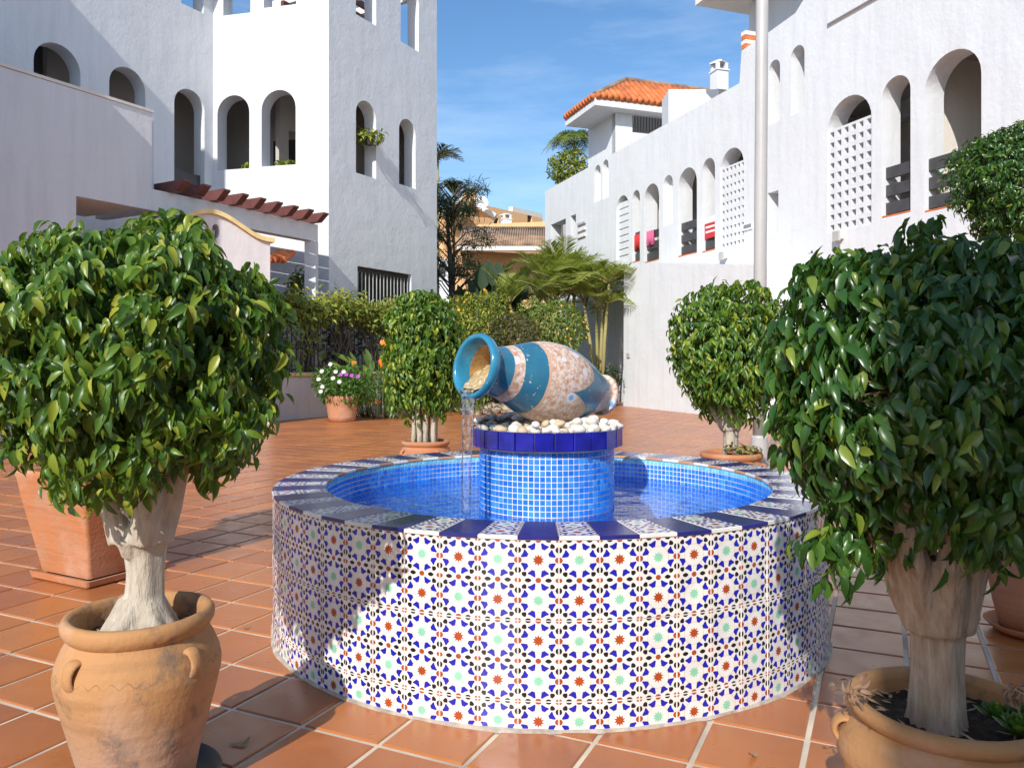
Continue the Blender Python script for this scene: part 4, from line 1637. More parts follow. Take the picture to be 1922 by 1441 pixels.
def merged_mosaic(name, lst, mv, mf, parent, mat, inward=False):
    V, Fc = [], []
    b0 = np.array(mv)
    f0 = np.array(mf)
    for i, (R_, a, z) in enumerate(lst):
        th = a + PI / 2 + (PI if inward else 0) + random.gauss(0, 0.012)
        c, s = math.cos(th), math.sin(th)
        rot = np.array([[c, -s, 0], [s, c, 0], [0, 0, 1]])
        V.append(b0 @ rot.T + np.array([R_ * math.cos(a), R_ * math.sin(a), z]))
        Fc.append(f0 + i * len(b0))
    return tag(mesh_np(name, np.concatenate(V), np.concatenate(Fc), mat, parent, smooth=False), kind='stuff')


merged_mosaic('mosaic_field', [(PR, a, z) for (r, a, z, f_) in items if (r, a) not in sset], mvt, mft, pe, MOSAIC)
nci = round(2 * PI * FRI / MT)
dai = 2 * PI / nci
mvi, mfi, _ = mos_mesh(2 * FRI * math.tan(dai / 2), MT)
MB().lathe([(FRI + 0.004, 0.13), (FRI + 0.004, FZ - 0.02)], 120).build('basin_lining', WGROUT, fo_, smooth=True)
merged_mosaic('inner_mosaic', [(FRI, c * dai, FZ - 0.014 - MT * (r + 0.5)) for r in range(1, 18) for c in range(nci)], mvi, mfi, fo_, MOSAIC, True)
merged_mosaic('inner_mosaic_border', [(FRI, c * dai, FZ - 0.014 - MT * 0.5) for c in range(nci)], mvi, mfi, fo_, MOSAIC_T, True)

# cap of the pedestal: royal blue upright tiles
CR = 0.350
cap = MB().lathe([(PR - 0.01, 0.772), (CR - 0.011, 0.772), (CR - 0.011, 0.846), (0.001, 0.846)], 72).build('pedestal_top', WGROUT, fo_)
ncap = 26
dac = 2 * PI / ncap
hw = CR * math.tan(dac / 2)
cv, cf, _ = box_body(-hw + 0.0020, hw - 0.0020, -0.04, 0.04, 0.0, 0.012, 0.003)
cme = bpy.data.meshes.new('cap_tile')
cme.from_pydata(cv, [], cf)
cme.materials.append(G_ROYAL)
for k in range(ncap):
    a = k * dac + 0.05
    o = bpy.data.objects.new('cap_tile', cme)
    finish(o, cap, (CR * math.cos(a), CR * math.sin(a), 0.812))
    o.rotation_euler = (random.gauss(0, 0.01), 0, a + PI / 2 + random.gauss(0, 0.01))
# bead of splashed lime and mortar at the foot
mort = MB()
for k in range(120):
    pass
seg_n = 160
vs, fs = [], []
for k in range(seg_n):
    a = 2 * PI * k / seg_n
    wv = 0.005 + 0.012 * abs(math.sin(a * 7.3)) * abs(math.sin(a * 2.9 + 1)) + random.uniform(0, 0.005)
    for (r, z) in ((FR - 0.004, 0.016), (FR + wv * 0.5, 0.0125), (FR + wv, 0.004)):
        vs.append((r * math.cos(a), r * math.sin(a), z))
for k in range(seg_n):
    k2 = (k + 1) % seg_n
    for i in range(2):
        fs.append((k * 3 + i, k * 3 + i + 1, k2 * 3 + i + 1, k2 * 3 + i))
MB().add(vs, fs).build('mortar_fillet', plain('grey_mortar', (0.40, 0.34, 0.28), 0.95, 0.4, 18, 0.5), fo_, smooth=True)

# water
WZ = 0.487
wt = MB()
vs, fs = [], []
nr_, na_ = 26, 120
for i in range(nr_):
    r = PR + (FRI - 0.001 - PR) * i / (nr_ - 1)
    for k in range(na_):
        a = 2 * PI * k / na_
        X, Y = r * math.cos(a), r * math.sin(a)
        sx, sy = X + 0.32, Y + 0.33       # where the stream lands
        dd = math.hypot(sx, sy)
        z = 0.0035 * math.sin(dd * 46) * math.exp(-dd * 3.0) + 0.0010 * math.sin(X * 21 + 2 * Y * 9) + 0.0008 * math.sin(Y * 27 - X * 11)
        vs.append((FC.x + X, FC.y + Y, WZ + z))
for i in range(nr_ - 1):
    for k in range(na_):
        k2 = (k + 1) % na_
        fs.append((i * na_ + k, i * na_ + k2, (i + 1) * na_ + k2, (i + 1) * na_ + k))
o = wt.add(vs, fs).build('water', WATER, smooth=True)
tag(o, 'clear blue rippled water in the fountain basin', kind='structure')

# ------------------------------------------------------------------ jar lying on the pedestal
JM = px(890, 687, 3.31)            # mouth centre
JB = px(1134, 742, 3.82)           # base centre
ja = JB - JM
JL = ja.length
ja.normalize()
jx = ja.cross(Vector((0, 0, 1))).normalized()
jz = jx.cross(ja)
Mj = Matrix((jx, jz * 1, ja)).transposed().to_4x4()
Mj.translation = JM


def jar_material():
    m, t, b = nodes_mat('glazed_jar')
    tcn = t.nodes.new('ShaderNodeTexCoord')
    sp = t.nodes.new('ShaderNodeSeparateXYZ')
    L(t, tcn.outputs['Object'], sp.inputs[0])
    X, Y, Z = sp.outputs
    zz = math_n(t, 'DIVIDE', Z, JL)
    ang = math_n(t, 'ARCTAN2', Y, X)
    ob = tcn.outputs['Object']
    wob = math_n(t, 'MULTIPLY', math_n(t, 'SUBTRACT', noise(t, ob, 7, 3), 0.5), 0.03)
    zw = math_n(t, 'ADD', zz, wob)

    def band(a, bb):
        return math_n(t, 'MULTIPLY', math_n(t, 'GREATER_THAN', zw, a), math_n(t, 'LESS_THAN', zw, bb))
    lob = math_n(t, 'ABSOLUTE', math_n(t, 'SINE', math_n(t, 'ADD', math_n(t, 'MULTIPLY', ang, 2.5), 0.55)))
    edge = math_n(t, 'ADD', 0.50, math_n(t, 'MULTIPLY', math_n(t, 'POWER', lob, 0.55), 0.20))
    big = math_n(t, 'MULTIPLY', math_n(t, 'GREATER_THAN', zw, 0.355), math_n(t, 'LESS_THAN', zw, edge))
    foot_lob = math_n(t, 'ADD', 0.88, math_n(t, 'MULTIPLY', math_n(t, 'SINE', math_n(t, 'MULTIPLY', ang, 3)), 0.06))
    foot = math_n(t, 'GREATER_THAN', zw, foot_lob)
    mask = math_n(t, 'MAXIMUM', math_n(t, 'MAXIMUM', band(0.165, 0.225), big), foot)
    # rim line along lobes, paler clay
    rim_l = math_n(t, 'MULTIPLY', math_n(t, 'GREATER_THAN', zw, math_n(t, 'SUBTRACT', edge, 0.018)), big)
    rim_2 = math_n(t, 'MAXIMUM', band(0.355, 0.372), math_n(t, 'MAXIMUM', band(0.395, 0.402), band(0.165, 0.175)))
    spk = noise(t, ob, 46, 5, 0.75)
    clay = ramp(t, spk, [(0.38, (0.42, 0.22, 0.13)), (0.48, (0.55, 0.38, 0.29)), (0.58, (0.66, 0.57, 0.51))])
    clay = mixc(t, math_n(t, 'MAXIMUM', rim_l, rim_2), clay, (0.55, 0.34, 0.23))
    # small pale blue flowers
    vo = t.nodes.new('ShaderNodeTexVoronoi')
    vo.inputs['Scale'].default_value = 7.5
    L(t, ob, vo.inputs['Vector'])
    dist = vo.outputs['Distance']
    clay = mixc(t, math_n(t, 'LESS_THAN', dist, 0.20), clay, (0.62, 0.60, 0.62))
    clay = mixc(t, math_n(t, 'LESS_THAN', dist, 0.11), clay, (0.18, 0.38, 0.62))
    bl = noise(t, ob, 6, 4)
    blue = ramp(t, bl, [(0.3, (0.024, 0.13, 0.215)), (0.7, (0.040, 0.185, 0.285))])
    chips = noise(t, ob, 42, 3, 0.6)
    blue = mixc(t, ramp(t, chips, [(0.66, (0, 0, 0)), (0.70, (1, 1, 1))]), blue, (0.55, 0.50, 0.42))
    c = mixc(t, mask, blue, clay)
    L(t, c, b.inputs['Base Color'])
    L(t, ramp(t, mask, [(0.0, (0.27, 0.27, 0.27)), (1.0, (0.7, 0.7, 0.7))]), b.inputs['Roughness'])
    hgt = math_n(t, 'SUBTRACT', math_n(t, 'MULTIPLY', spk, 0.5), math_n(t, 'MULTIPLY', mask, math_n(t, 'SUBTRACT', 0.4, spk)))
    bump(t, b, hgt, 0.35, 0.004)
    return m


JARM = jar_material()
INS = plain('stained_jar_inside', (0.42, 0.24, 0.09), 0.5, 0.45, 14, 0.6, bscale=40)
jt = bpy.data.objects.new('water_jar', None)
COL.objects.link(jt)
jt.matrix_world = Mj
tag(jt, 'turquoise and clay amphora lying on the pebbles, pouring water from its mouth', 'jar')
L_ = JL


def interp(prof, z):
    for (z0, r0), (z1, r1) in zip(prof, prof[1:]):
        if z0 <= z <= z1:
            f_ = (z - z0) / (z1 - z0)
            f_ = f_ * f_ * (3 - 2 * f_)
            return r0 + (r1 - r0) * f_
    return prof[-1][1]


ctrl = [(0.0, 0.118), (0.06, 0.104), (0.12, 0.103), (0.24, 0.128), (0.40, 0.170), (0.52, 0.184), (0.64, 0.176), (0.78, 0.140), (0.90, 0.100), (0.965, 0.084), (1.0, 0.084)]
cz = [c[0] for c in ctrl]
cr = [c[1] for c in ctrl]


def spline(z):
    # Catmull-Rom through the control profile
    i = 0
    while i < len(cz) - 2 and z > cz[i + 1]:
        i += 1
    p0, p1, p2, p3 = cr[max(i - 1, 0)], cr[i], cr[i + 1], cr[min(i + 2, len(cr) - 1)]
    f_ = (z - cz[i]) / (cz[i + 1] - cz[i])
    return 0.5 * ((2 * p1) + (-p0 + p2) * f_ + (2 * p0 - 5 * p1 + 4 * p2 - p3) * f_ ** 2 + (-p0 + 3 * p1 - 3 * p2 + p3) * f_ ** 3)


pr = [(spline(i / 60), i / 60 * L_) for i in range(2, 59)]
pr += [(0.096, 0.968 * L_), (0.100, 0.98 * L_), (0.096, 1.0 * L_), (0.07, 1.0 * L_), (0.001, 0.985 * L_)]
jb_ = MB().lathe(pr, 72).build('body', JARM, jt, smooth=True)
lipm = glaze('turquoise_glaze', (0.030, 0.205, 0.335), 0.14, 0.2)
lip = [(0.113, 0.045), (0.128, 0.040), (0.139, 0.022), (0.142, 0.004), (0.136, -0.010), (0.126, -0.014), (0.117, -0.006), (0.113, 0.010), (0.107, 0.03), (0.102, 0.055)]
MB().lathe(lip, 72).build('lip', lipm, jt, smooth=True)
ins = [(0.102, 0.055), (0.098, 0.10), (0.098, 0.145), (0.11, 0.2), (0.14, 0.3), (0.15, 0.4), (0.10, 0.55), (0.001, 0.6)]
MB().lathe(ins, 48).build('inside', INS, jt, smooth=True)

# pouring water: sheet inside the mouth and falling stream
Mi = Mj.inverted()
low = (Mj.to_3x3() @ Vector((0, 0, 0)))
# lowest direction on the mouth circle, in jar coordinates
dn = (Mi.to_3x3() @ Vector((0, 0, -1)))
dn.z = 0
dn.normalize()
sd = Vector((-dn.y, dn.x, 0))
vs, fs = [], []
nu, nv_ = 26, 18
for i in range(nu):
    s_ = i / (nu - 1)
    zc_ = 0.17 - 0.186 * s_
    hh = 0.040 - 0.152 * s_ ** 1.35                # height above the jar axis
    rin = 0.0975 if zc_ > 0.05 else 0.0975 + (0.05 - zc_) * 0.24
    half = math.sqrt(max(rin * rin - min(abs(hh), rin * 0.93) ** 2, 1e-6)) * 0.985
    for k in range(nv_):
        q = (k / (nv_ - 1) - 0.5) * 2
        wave = 0.005 * math.sin(q * 13 + s_ * 7) * (1 - q * q) + 0.0035 * math.sin(q * 23 - s_ * 15)
        bul = 0.016 * (1 - q * q) * math.sin(PI * min(1, s_ * 1.1))
        p = dn * (-hh - bul - wave) + sd * (half * q) + Vector((0, 0, zc_))
        vs.append(p)
for i in range(nu - 1):
    for k in range(nv_ - 1):
        fs.append((i * nv_ + k, i * nv_ + k + 1, (i + 1) * nv_ + k + 1, (i + 1) * nv_ + k))
SHM, t, b = nodes_mat('golden_pouring_water')
gg = coords(t, 'Object', (30, 30, 3.0))
f = noise(t, gg, 3, 5, 0.65)
L(t, ramp(t, f, [(0.34, (0.40, 0.24, 0.08)), (0.52, (0.56, 0.40, 0.18)), (0.64, (0.75, 0.68, 0.56))]), b.inputs['Base Color'])
b.inputs['Roughness'].default_value = 0.1
b.inputs['Coat Weight'].default_value = 0.6
b.inputs['Coat Roughness'].default_value = 0.03
bump(t, b, f, 0.8, 0.012)
ws = bpy.data.meshes.new('water_sheet')
ws.from_pydata(vs, [], fs)
ws.materials.append(SHM)
ws.polygons.foreach_set('use_smooth', [True] * len(ws.polygons))
wso = bpy.data.objects.new('water_sheet', ws)
COL.objects.link(wso)
wso.matrix_world = Mj
tag(wso, 'golden sheet of water running out of the jar mouth', kind='structure')
# stream
lipP = Mj @ (dn * 0.108 + Vector((0, 0, -0.012)))
fwd = Vector((-ja.x, -ja.y, 0)).normalized()
pts, rad = [], []
for i in range(26):
    tt_ = i / 25 * 0.345
    p = lipP + fwd * (0.16 * tt_) + Vector((0.10 * tt_, 0, -0.12 * tt_ - 0.5 * 9.8 * tt_ * tt_ * 0.80))
    if p.z < WZ:
        break
    pts.append(p)
    rad.append(0.030 - 0.045 * tt_ + 0.0015 * math.sin(i * 2.1))
sb_ = MB().tube(pts, rad, 14, ridge=lambda a, i: 0.22 * math.sin(3 * a + i * 0.12) + 0.10 * math.sin(5 * a - i * 0.2))
for k in range(26):
    p = pts[-1] + Vector((random.gauss(0, 0.035), random.gauss(0, 0.035), random.uniform(0.0, 0.07)))
    r_ = random.uniform(0.002, 0.0045)
    sb_.lathe([(0.0005, -r_), (r_ * 0.8, -r_ * 0.6), (r_, 0), (r_ * 0.8, r_ * 0.6), (0.0005, r_)], 7, c=p)
o = sb_.build('water_stream', STREAM, smooth=True)
tag(o, 'clear stream of water falling from the jar lip into the basin', kind='structure')

# ------------------------------------------------------------------ pebbles
def pebble_mesh(seed):
    rng = random.Random(seed)
    bm = bmesh.new()
    bmesh.ops.create_icosphere(bm, subdivisions=2, radius=1)
    k = [Vector((rng.gauss(0, 1), rng.gauss(0, 1), rng.gauss(0, 1))) for _ in range(4)]
    for v in bm.verts:
        d = v.co.normalized()
        v.co *= 1 + 0.09 * sum(math.sin(2 * d.dot(q) + i) for i, q in enumerate(k)) / 2
    me = bpy.data.meshes.new('pebble')
    bm.to_mesh(me)
    bm.free()
    me.polygons.foreach_set('use_smooth', [True] * len(me.polygons))
    return me


PM = [pebble_mesh(s) for s in range(5)]
PMV = []
for mt in (PEBBLE, BEIGE_PEB, PEB2):
    for m in PM:
        c = m.copy()
        c.materials.append(mt)
        PMV.append(c)
placed = []
tries = 0
while len(placed) < 150 and tries < 6000:
    tries += 1
    a = random.uniform(0, 2 * PI)
    r = (CR - 0.02) * math.sqrt(random.random())
    s = random.uniform(0.017, 0.031)
    x, y = r * math.cos(a), r * math.sin(a)
    lay = 0
    ok = True
    for (X, Y, s2) in placed:
        if math.hypot(x - X, y - Y) < (s + s2) * 0.74:
            ok = False
            break
    if not ok:
        continue
    placed.append((x, y, s))
lay2 = []
for (x, y, s) in list(placed):
    if random.random() < 0.75 and math.hypot(x, y) < CR - 0.045:
        lay2.append((x + random.uniform(-.02, .02), y + random.uniform(-.02, .02), s * random.uniform(0.8, 1.1), 0.028))
for (x, y, s, dz) in [(x, y, s, 0) for x, y, s in placed] + lay2:
    if dz and abs(jx.dot(Vector((x, y, 0)) + Vector((FC.x, FC.y, 0)) - Vector((JM.x, JM.y, 0)))) < 0.13:
        continue
    tan_ = x < 0.10 + random.gauss(0, 0.05) and random.random() < 0.22
    dark = (x < -0.15 and y > -0.10) and random.random() < 0.85
    kind = 2 if dark else (1 if tan_ else 0)
    o = bpy.data.objects.new('pebble', PMV[kind * 5 + random.randrange(5)])
    finish(o, None, (FC.x + x, FC.y + y, 0.846 + s * 0.55 + dz))
    o.scale = (s * random.uniform(0.95, 1.3), s * random.uniform(0.9, 1.1), s * random.uniform(0.6, 0.8))
    o.rotation_euler = (random.gauss(0, 0.25), random.gauss(0, 0.25), random.uniform(0, 6.28))
    lab = ('rounded white pebble heaped under the jar on the fountain pedestal', 'tan yellowish pebble heaped under the jar on the fountain pedestal', 'dark pebble coloured wet and shaded below the jar mouth on the fountain pedestal')[kind]
    tag(o, lab, 'pebble', ('white pebbles under the jar', 'tan pebbles under the jar', 'wet and shade-dark pebbles under the jar')[kind])

# ================================================================== POTS
def amphora_pot(loc, rz, label, sc=1.0, mat=POT_A, saucer=True, wob=0.006, seed=0, hs=1.0):
    t = thing('terracotta_pot', loc, label, 'flower pot', rz=rz)
    rnd = random.Random(seed)
    Hh = 0.445 * sc
    R = sc
    prof = [(0.001, 0.03 * R), (0.140 * R, 0.03 * R), (0.150 * R, 0.035 * R), (0.165 * R, 0.10 * R), (0.190 * R, 0.18 * R), (0.214 * R, 0.255 * R), (0.226 * R, 0.30 * R),
            (0.227 * R, 0.32 * R), (0.221 * R, 0.345 * R), (0.206 * R, 0.375 * R), (0.192 * R, 0.395 * R), (0.188 * R, 0.405 * R)]
    o = MB().lathe(prof, 64, wob=wob, ph=seed).build('body', mat, t, smooth=True)
    rim = [(0.187 * R, 0.400 * R), (0.197 * R, 0.408 * R), (0.207 * R, 0.422 * R), (0.208 * R, 0.437 * R), (0.200 * R, 0.448 * R), (0.188 * R, 0.450 * R), (0.176 * R, 0.443 * R), (0.170 * R, 0.43 * R), (0.170 * R, 0.37 * R)]
    MB().lathe(rim, 64, wob=wob * 1.2, ph=seed).build('rim', mat, t, smooth=True)
    # incised wavy line as a row of small dents: a thin raised bead
    for k in range(4):
        a = k * PI / 2 + 0.4
        ur = Vector((math.cos(a), math.sin(a), 0))
        ut = Vector((-math.sin(a), math.cos(a), 0))
        # small pierced strap lug on the shoulder
        vs_h, fs_h = [], []
        m_, q_ = 11, 10
        for i in range(m_):
            b = -0.25 + (PI + 0.5) * i / (m_ - 1)
            c0 = ur * ((0.207 + 0.024 * math.sin(b)) * R) + Vector((0, 0, (0.347 + 0.030 * math.cos(b)) * R))
            nd = ur * math.sin(b) + Vector((0, 0, math.cos(b)))
            for jq in range(q_):
                g_ = 2 * PI * jq / q_
                vs_h.append(c0 + ut * (0.019 * R * math.cos(g_) * (1 + 0.25 * math.cos(b) ** 2)) + nd * (0.0085 * R * math.sin(g_)))
        for i in range(m_ - 1):
            for jq in range(q_):
                j2 = (jq + 1) % q_
                fs_h.append((i * q_ + jq, i * q_ + j2, i * q_ + q_ + j2, i * q_ + q_ + jq))
        MB().add(vs_h, fs_h).build('handle', mat, t, smooth=True)
    vs, fs = [], []
    nr2, na2 = 7, 36
    for i in range(nr2):
        r = 0.001 + 0.172 * R * i / (nr2 - 1)
        for k in range(na2):
            a = 2 * PI * k / na2
            vs.append((r * math.cos(a), r * math.sin(a), 0.392 * R + rnd.uniform(-0.008, 0.008)))
    for i in range(nr2 - 1):
        for k in range(na2):
            k2 = (k + 1) % na2
            fs.append((i * na2 + k, i * na2 + k2, (i + 1) * na2 + k2, (i + 1) * na2 + k))
    MB().add(vs, fs).build('soil', SOIL, t)
    lit = MB()
    for k in range(45):
        a, r = rnd.uniform(0, 6.28), 0.165 * R * math.sqrt(rnd.random())
        c = Vector((r * math.cos(a), r * math.sin(a), 0.404 * R))
        d = Vector((rnd.gauss(0, 1), rnd.gauss(0, 1), rnd.gauss(0, 0.25))).normalized() * rnd.uniform(0.008, 0.022)
        n = Vector((-d.y, d.x, rnd.gauss(0, 0.004))).normalized() * rnd.uniform(0.002, 0.007)
        lit.add([c - d, c + n, c + d, c - n], [(0, 1, 2, 3)])
    lit.build('leaf_litter', STRAW, t)['kind'] = 'stuff'
    if saucer:
        MB().lathe([(0.001, 0.008), (0.19 * R, 0.008), (0.215 * R, 0.012), (0.228 * R, 0.045), (0.221 * R, 0.047), (0.207 * R, 0.022), (0.001, 0.02)], 48).build('saucer', plain('black_plastic', (0.02, 0.018, 0.018), 0.4), t, smooth=True)
    if hs != 1.0:
        t.scale = (1, 1, hs)
    return t


def limb(mb, a, b, r0, r1, bend, rnd, n=7):
    a, b = Vector(a), Vector(b)
    pts, rad = [], []
    for i in range(n):
        f_ = i / (n - 1)
        p = a.lerp(b, f_)
        p += Vector(bend) * math.sin(PI * f_)
        p += Vector((rnd.gauss(0, 1), rnd.gauss(0, 1), 0)) * 0.004 * (0 < i < n - 1)
        pts.append(p)
        rad.append(r0 + (r1 - r0) * f_ ** 0.8)
    mb.tube(pts, rad, 10)


def make_trunk(style, ht, parent, mat, seed):
    """trunk from the soil (z=0) into the crown centre (z=ht)"""
    rnd = random.Random(seed)
    mb = MB()
    fk = ht * 0.30
    if style == 'thick':
        def rd(a, i):
            return 0.10 * math.sin(4 * a + 0.8) * (1.0 if i < 4 else 0.45) + 0.05 * math.sin(7 * a + i * 0.4)
        zs = [-0.03, 0.0, 0.02, 0.05, 0.10, 0.16, 0.21, 0.25, 0.29]
        rs = [0.095, 0.082, 0.065, 0.054, 0.047, 0.045, 0.050, 0.060, 0.064]
        mb.tube([(0.012 * math.sin(z * 9), 0, z) for z in zs], rs, 28, ridge=rd)
        for k in range(7):     # surface roots
            a = k * 0.9 + rnd.uniform(-.2, .2)
            d = Vector((math.cos(a), math.sin(a), 0))
            e_ = rnd.uniform(0.105, 0.145)
            tw = Vector((-d.y, d.x, 0)) * rnd.uniform(-0.03, 0.03)
            mb.tube([d * 0.03 + Vector((0, 0, 0.09)), d * 0.055 + Vector((0, 0, 0.045)), d * 0.085 + tw * 0.4 + Vector((0, 0, 0.014)), d * e_ + tw + Vector((0, 0, -0.012))], [0.028, 0.026, 0.018, 0.008], 10)
        fork = [(-0.034, -0.02, 0.25), (0.045, -0.01, 0.25), (0.0, 0.035, 0.25), (0.02, -0.035, 0.25)]
        for k, p in enumerate(fork):
            q = Vector(p) * 1.0
            e = Vector((p[0] * 4.2 + rnd.gauss(0, .03), p[1] * 4.2, ht * rnd.uniform(0.8, 1.0)))
            limb(mb, q, e, 0.042, 0.014, (0.0, 0, 0.0), rnd)
        # pruned stub with a hollow
        mb.tube([(-0.012, -0.035, 0.215), (-0.02, -0.062, 0.262)], [0.022, 0.015], 12)
    elif style == 'forked':
        def rd(a, i):
            return 0.09 * math.sin(3 * a + 0.5 + i * 0.15) + 0.05 * math.sin(8 * a + i * 0.3)
        zs = [-0.03, 0.0, 0.04, 0.10, 0.16, 0.22, 0.27, 0.31]
        rs = [0.074, 0.066, 0.058, 0.054, 0.053, 0.055, 0.058, 0.050]
        mb.tube([(0.0, 0, z) for z in zs], rs, 26, ridge=rd)
        for k, (a, ln) in enumerate(((2.9, 0.21), (3.7, 0.16), (0.15, 0.17), (5.6, 0.12), (1.4, 0.16), (4.6, 0.1))):
            d = Vector((math.cos(a), math.sin(a), 0))
            limb(mb, d * 0.030 + Vector((0, 0, 0.235)), d * ln + Vector((0, 0, ht * rnd.uniform(0.75, 1.0))), 0.044, 0.014, d * 0.015, rnd)
        mb.tube([(0.035, -0.03, 0.235), (0.052, -0.052, 0.275)], [0.020, 0.014], 12)
    else:                      # several parallel stems
        for k in range(9):
            a = 2 * PI * k / 9 + rnd.uniform(-.2, .2)
            d = Vector((math.cos(a), math.sin(a), 0))
            limb(mb, d * rnd.uniform(0.06, 0.12) + Vector((0, 0, -0.02)), d * rnd.uniform(0.08, 0.15) + Vector((0, 0, ht)), rnd.uniform(0.020, 0.030), 0.012, d * rnd.uniform(-0.02, 0.02), rnd)
        limb(mb, (0, 0, -0.02), (0, 0, ht), 0.04, 0.02, (0.01, 0, 0), rnd)
    o = mb.build('trunk', mat, parent, smooth=True)
    if style != 'stems':
        rm = o.modifiers.new('fuse', 'REMESH')
        rm.mode = 'VOXEL'
        rm.voxel_size = 0.006
        rm.use_smooth_shade = True
        sm = o.modifiers.new('soften', 'SMOOTH')
        sm.factor = 0.6
        sm.iterations = 4
    return o


def twigs(parent, rad, cz, n, seed, mat):
    rnd = random.Random(seed)
    mb = MB()
    for k in range(n):
        d = Vector((rnd.gauss(0, 1), rnd.gauss(0, 1), rnd.gauss(0, 0.9))).normalized()
        a = Vector((0, 0, cz)) + d * rad * 0.3
        b = Vector((0, 0, cz)) + d * rad * rnd.uniform(0.66, 0.9)
        m_ = a.lerp(b, 0.5) + Vector((rnd.gauss(0, 1), rnd.gauss(0, 1), rnd.gauss(0, 1))) * 0.03 * rad / 0.4
        mb.tube([a, m_, b], [0.006, 0.004, 0.0015], 5)
    return mb.build('branch', mat, parent, smooth=True)


LME = []
for k in range(4):
    v_, t_ = leaf_template(0.30 + 0.10 * k, 0.22 + 0.05 * k, 0.40 + 0.03 * (k % 2))
    me = bpy.data.meshes.new('leaf')
    me.from_pydata(v_.tolist(), [], t_.tolist())
    me.polygons.foreach_set('use_smooth', [True] * len(me.polygons))
    LME.append(me)


def ficus(loc, label, rad, cz, seed, style, bark, leafm, ntw=1150, leaf=0.058, squash=(1, 1, 1), single=0, low=-0.86, rz=0.0, amp=0.07, per=7, extra=None, shift=(0, 0)):
    t = thing('ficus_tree', loc, label, 'tree', 'clipped ficus trees in pots', rz=rz)
    make_trunk(style, cz, t, bark, seed)
    twigs(t, rad, cz, 90, seed + 3, TWIG)
    pos, td, nn, ss = ficus_leaves(seed, rad, ntw, leaf, per, squash, low, amp)
    pos = pos + np.array([shift[0], shift[1], cz])
    if extra is not None:
        for (c, r_, n_) in extra:
            p2, t2, n2, s2 = ficus_leaves(seed + 17, r_, n_, leaf, per, (1, 1, 1), -1, 0.2)
            pos = np.concatenate([pos, p2 + np.array(c)])
            td, nn, ss = np.concatenate([td, t2]), np.concatenate([nn, n2]), np.concatenate([ss, s2])
    keep = np.ones(len(pos), bool)
    if single:
        # the leaves on the camera side of the crown, as parts of their own
        wp = pos + np.array(loc)
        dcam = np.linalg.norm(wp - np.array([0, 0, H]), axis=1)
        rn = np.linalg.norm((pos - np.array([shift[0], shift[1], cz])) / np.array(squash), axis=1) / rad
        score = dcam - 0.55 * rn + np.random.default_rng(seed).uniform(0, 0.16, len(pos))
        idx = np.argsort(score)[:single]
        keep[idx] = False
        B = leaf_basis(td[idx], nn[idx])
        mes = [m for m in LME]
        mm = []
        for m in mes:
            c = m.copy()
            c.materials.append(leafm)
            mm.append(c)
        for q, i in enumerate(idx):
            o = bpy.data.objects.new('leaf', mm[q % 4])
            finish(o, t)
            M = Matrix(B[q].tolist()).to_4x4() @ Matrix.Diagonal((float(ss[i]),) * 3 + (1,))
            M.translation = Vector(pos[i].tolist())
            o.matrix_local = M
    o = leaf_mesh('crown', pos[keep], td[keep], nn[keep], ss[keep], leafm, t)
    o['kind'] = 'stuff'
    return t


# front left
amphora_pot((-0.975, 2.06, 0.009), -0.4 - PI / 2 - 0.45, 'weathered ochre amphora pot at the front left with small loop handles', 0.885, POT_A, True, 0.008, 1, 1.235)
ficus((-0.972, 2.06, 0.437), 'dense clipped ficus with sunlit glossy leaves in the front left pot', 0.358, 0.768, 21, 'thick', BARK_W, LEAF, ntw=2900, leaf=0.045, squash=(1.05, 1.0, 1.04), single=300, low=-0.95, amp=0.10)
# front right
amphora_pot((0.965, 1.74, 0.009), -0.4 - PI / 2 - 0.3, 'brown terracotta pot with rolled rim at the front right corner', 1.01, POT_A, False, 0.008, 2, 0.86)
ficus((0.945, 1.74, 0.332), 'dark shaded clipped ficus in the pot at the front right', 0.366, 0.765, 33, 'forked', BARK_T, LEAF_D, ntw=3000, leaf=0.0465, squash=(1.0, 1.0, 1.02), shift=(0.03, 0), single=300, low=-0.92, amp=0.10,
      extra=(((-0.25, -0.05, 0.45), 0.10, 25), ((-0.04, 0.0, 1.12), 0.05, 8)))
# rear left
amphora_pot((-0.76, 6.9, 0.009), 0.2, 'ochre pot rim behind the fountain under the rear left tree', 1.02, POT_B, False, 0.006, 3)
ficus((-0.76, 6.9, 0.40), 'oval clipped ficus on bundled stems behind the fountain on the left', 0.362, 0.885, 45, 'stems', BARK_W, LEAF, ntw=1700, squash=(1.0, 1.0, 1.68), low=-0.95, leaf=0.062)
# rear right
amphora_pot((1.605, 5.75, 0.009), 0.7, 'orange pot half hidden by the fountain rim under the rear right tree', 1.08, POT_B, False, 0.006, 4)
ficus((1.60, 5.75, 0.43), 'pear shaped clipped ficus in front of the lamp post', 0.43, 0.82, 57, 'forked', BARK_W, LEAF, ntw=1600, squash=(1.03, 1.0, 1.17), low=-0.93, leaf=0.055)

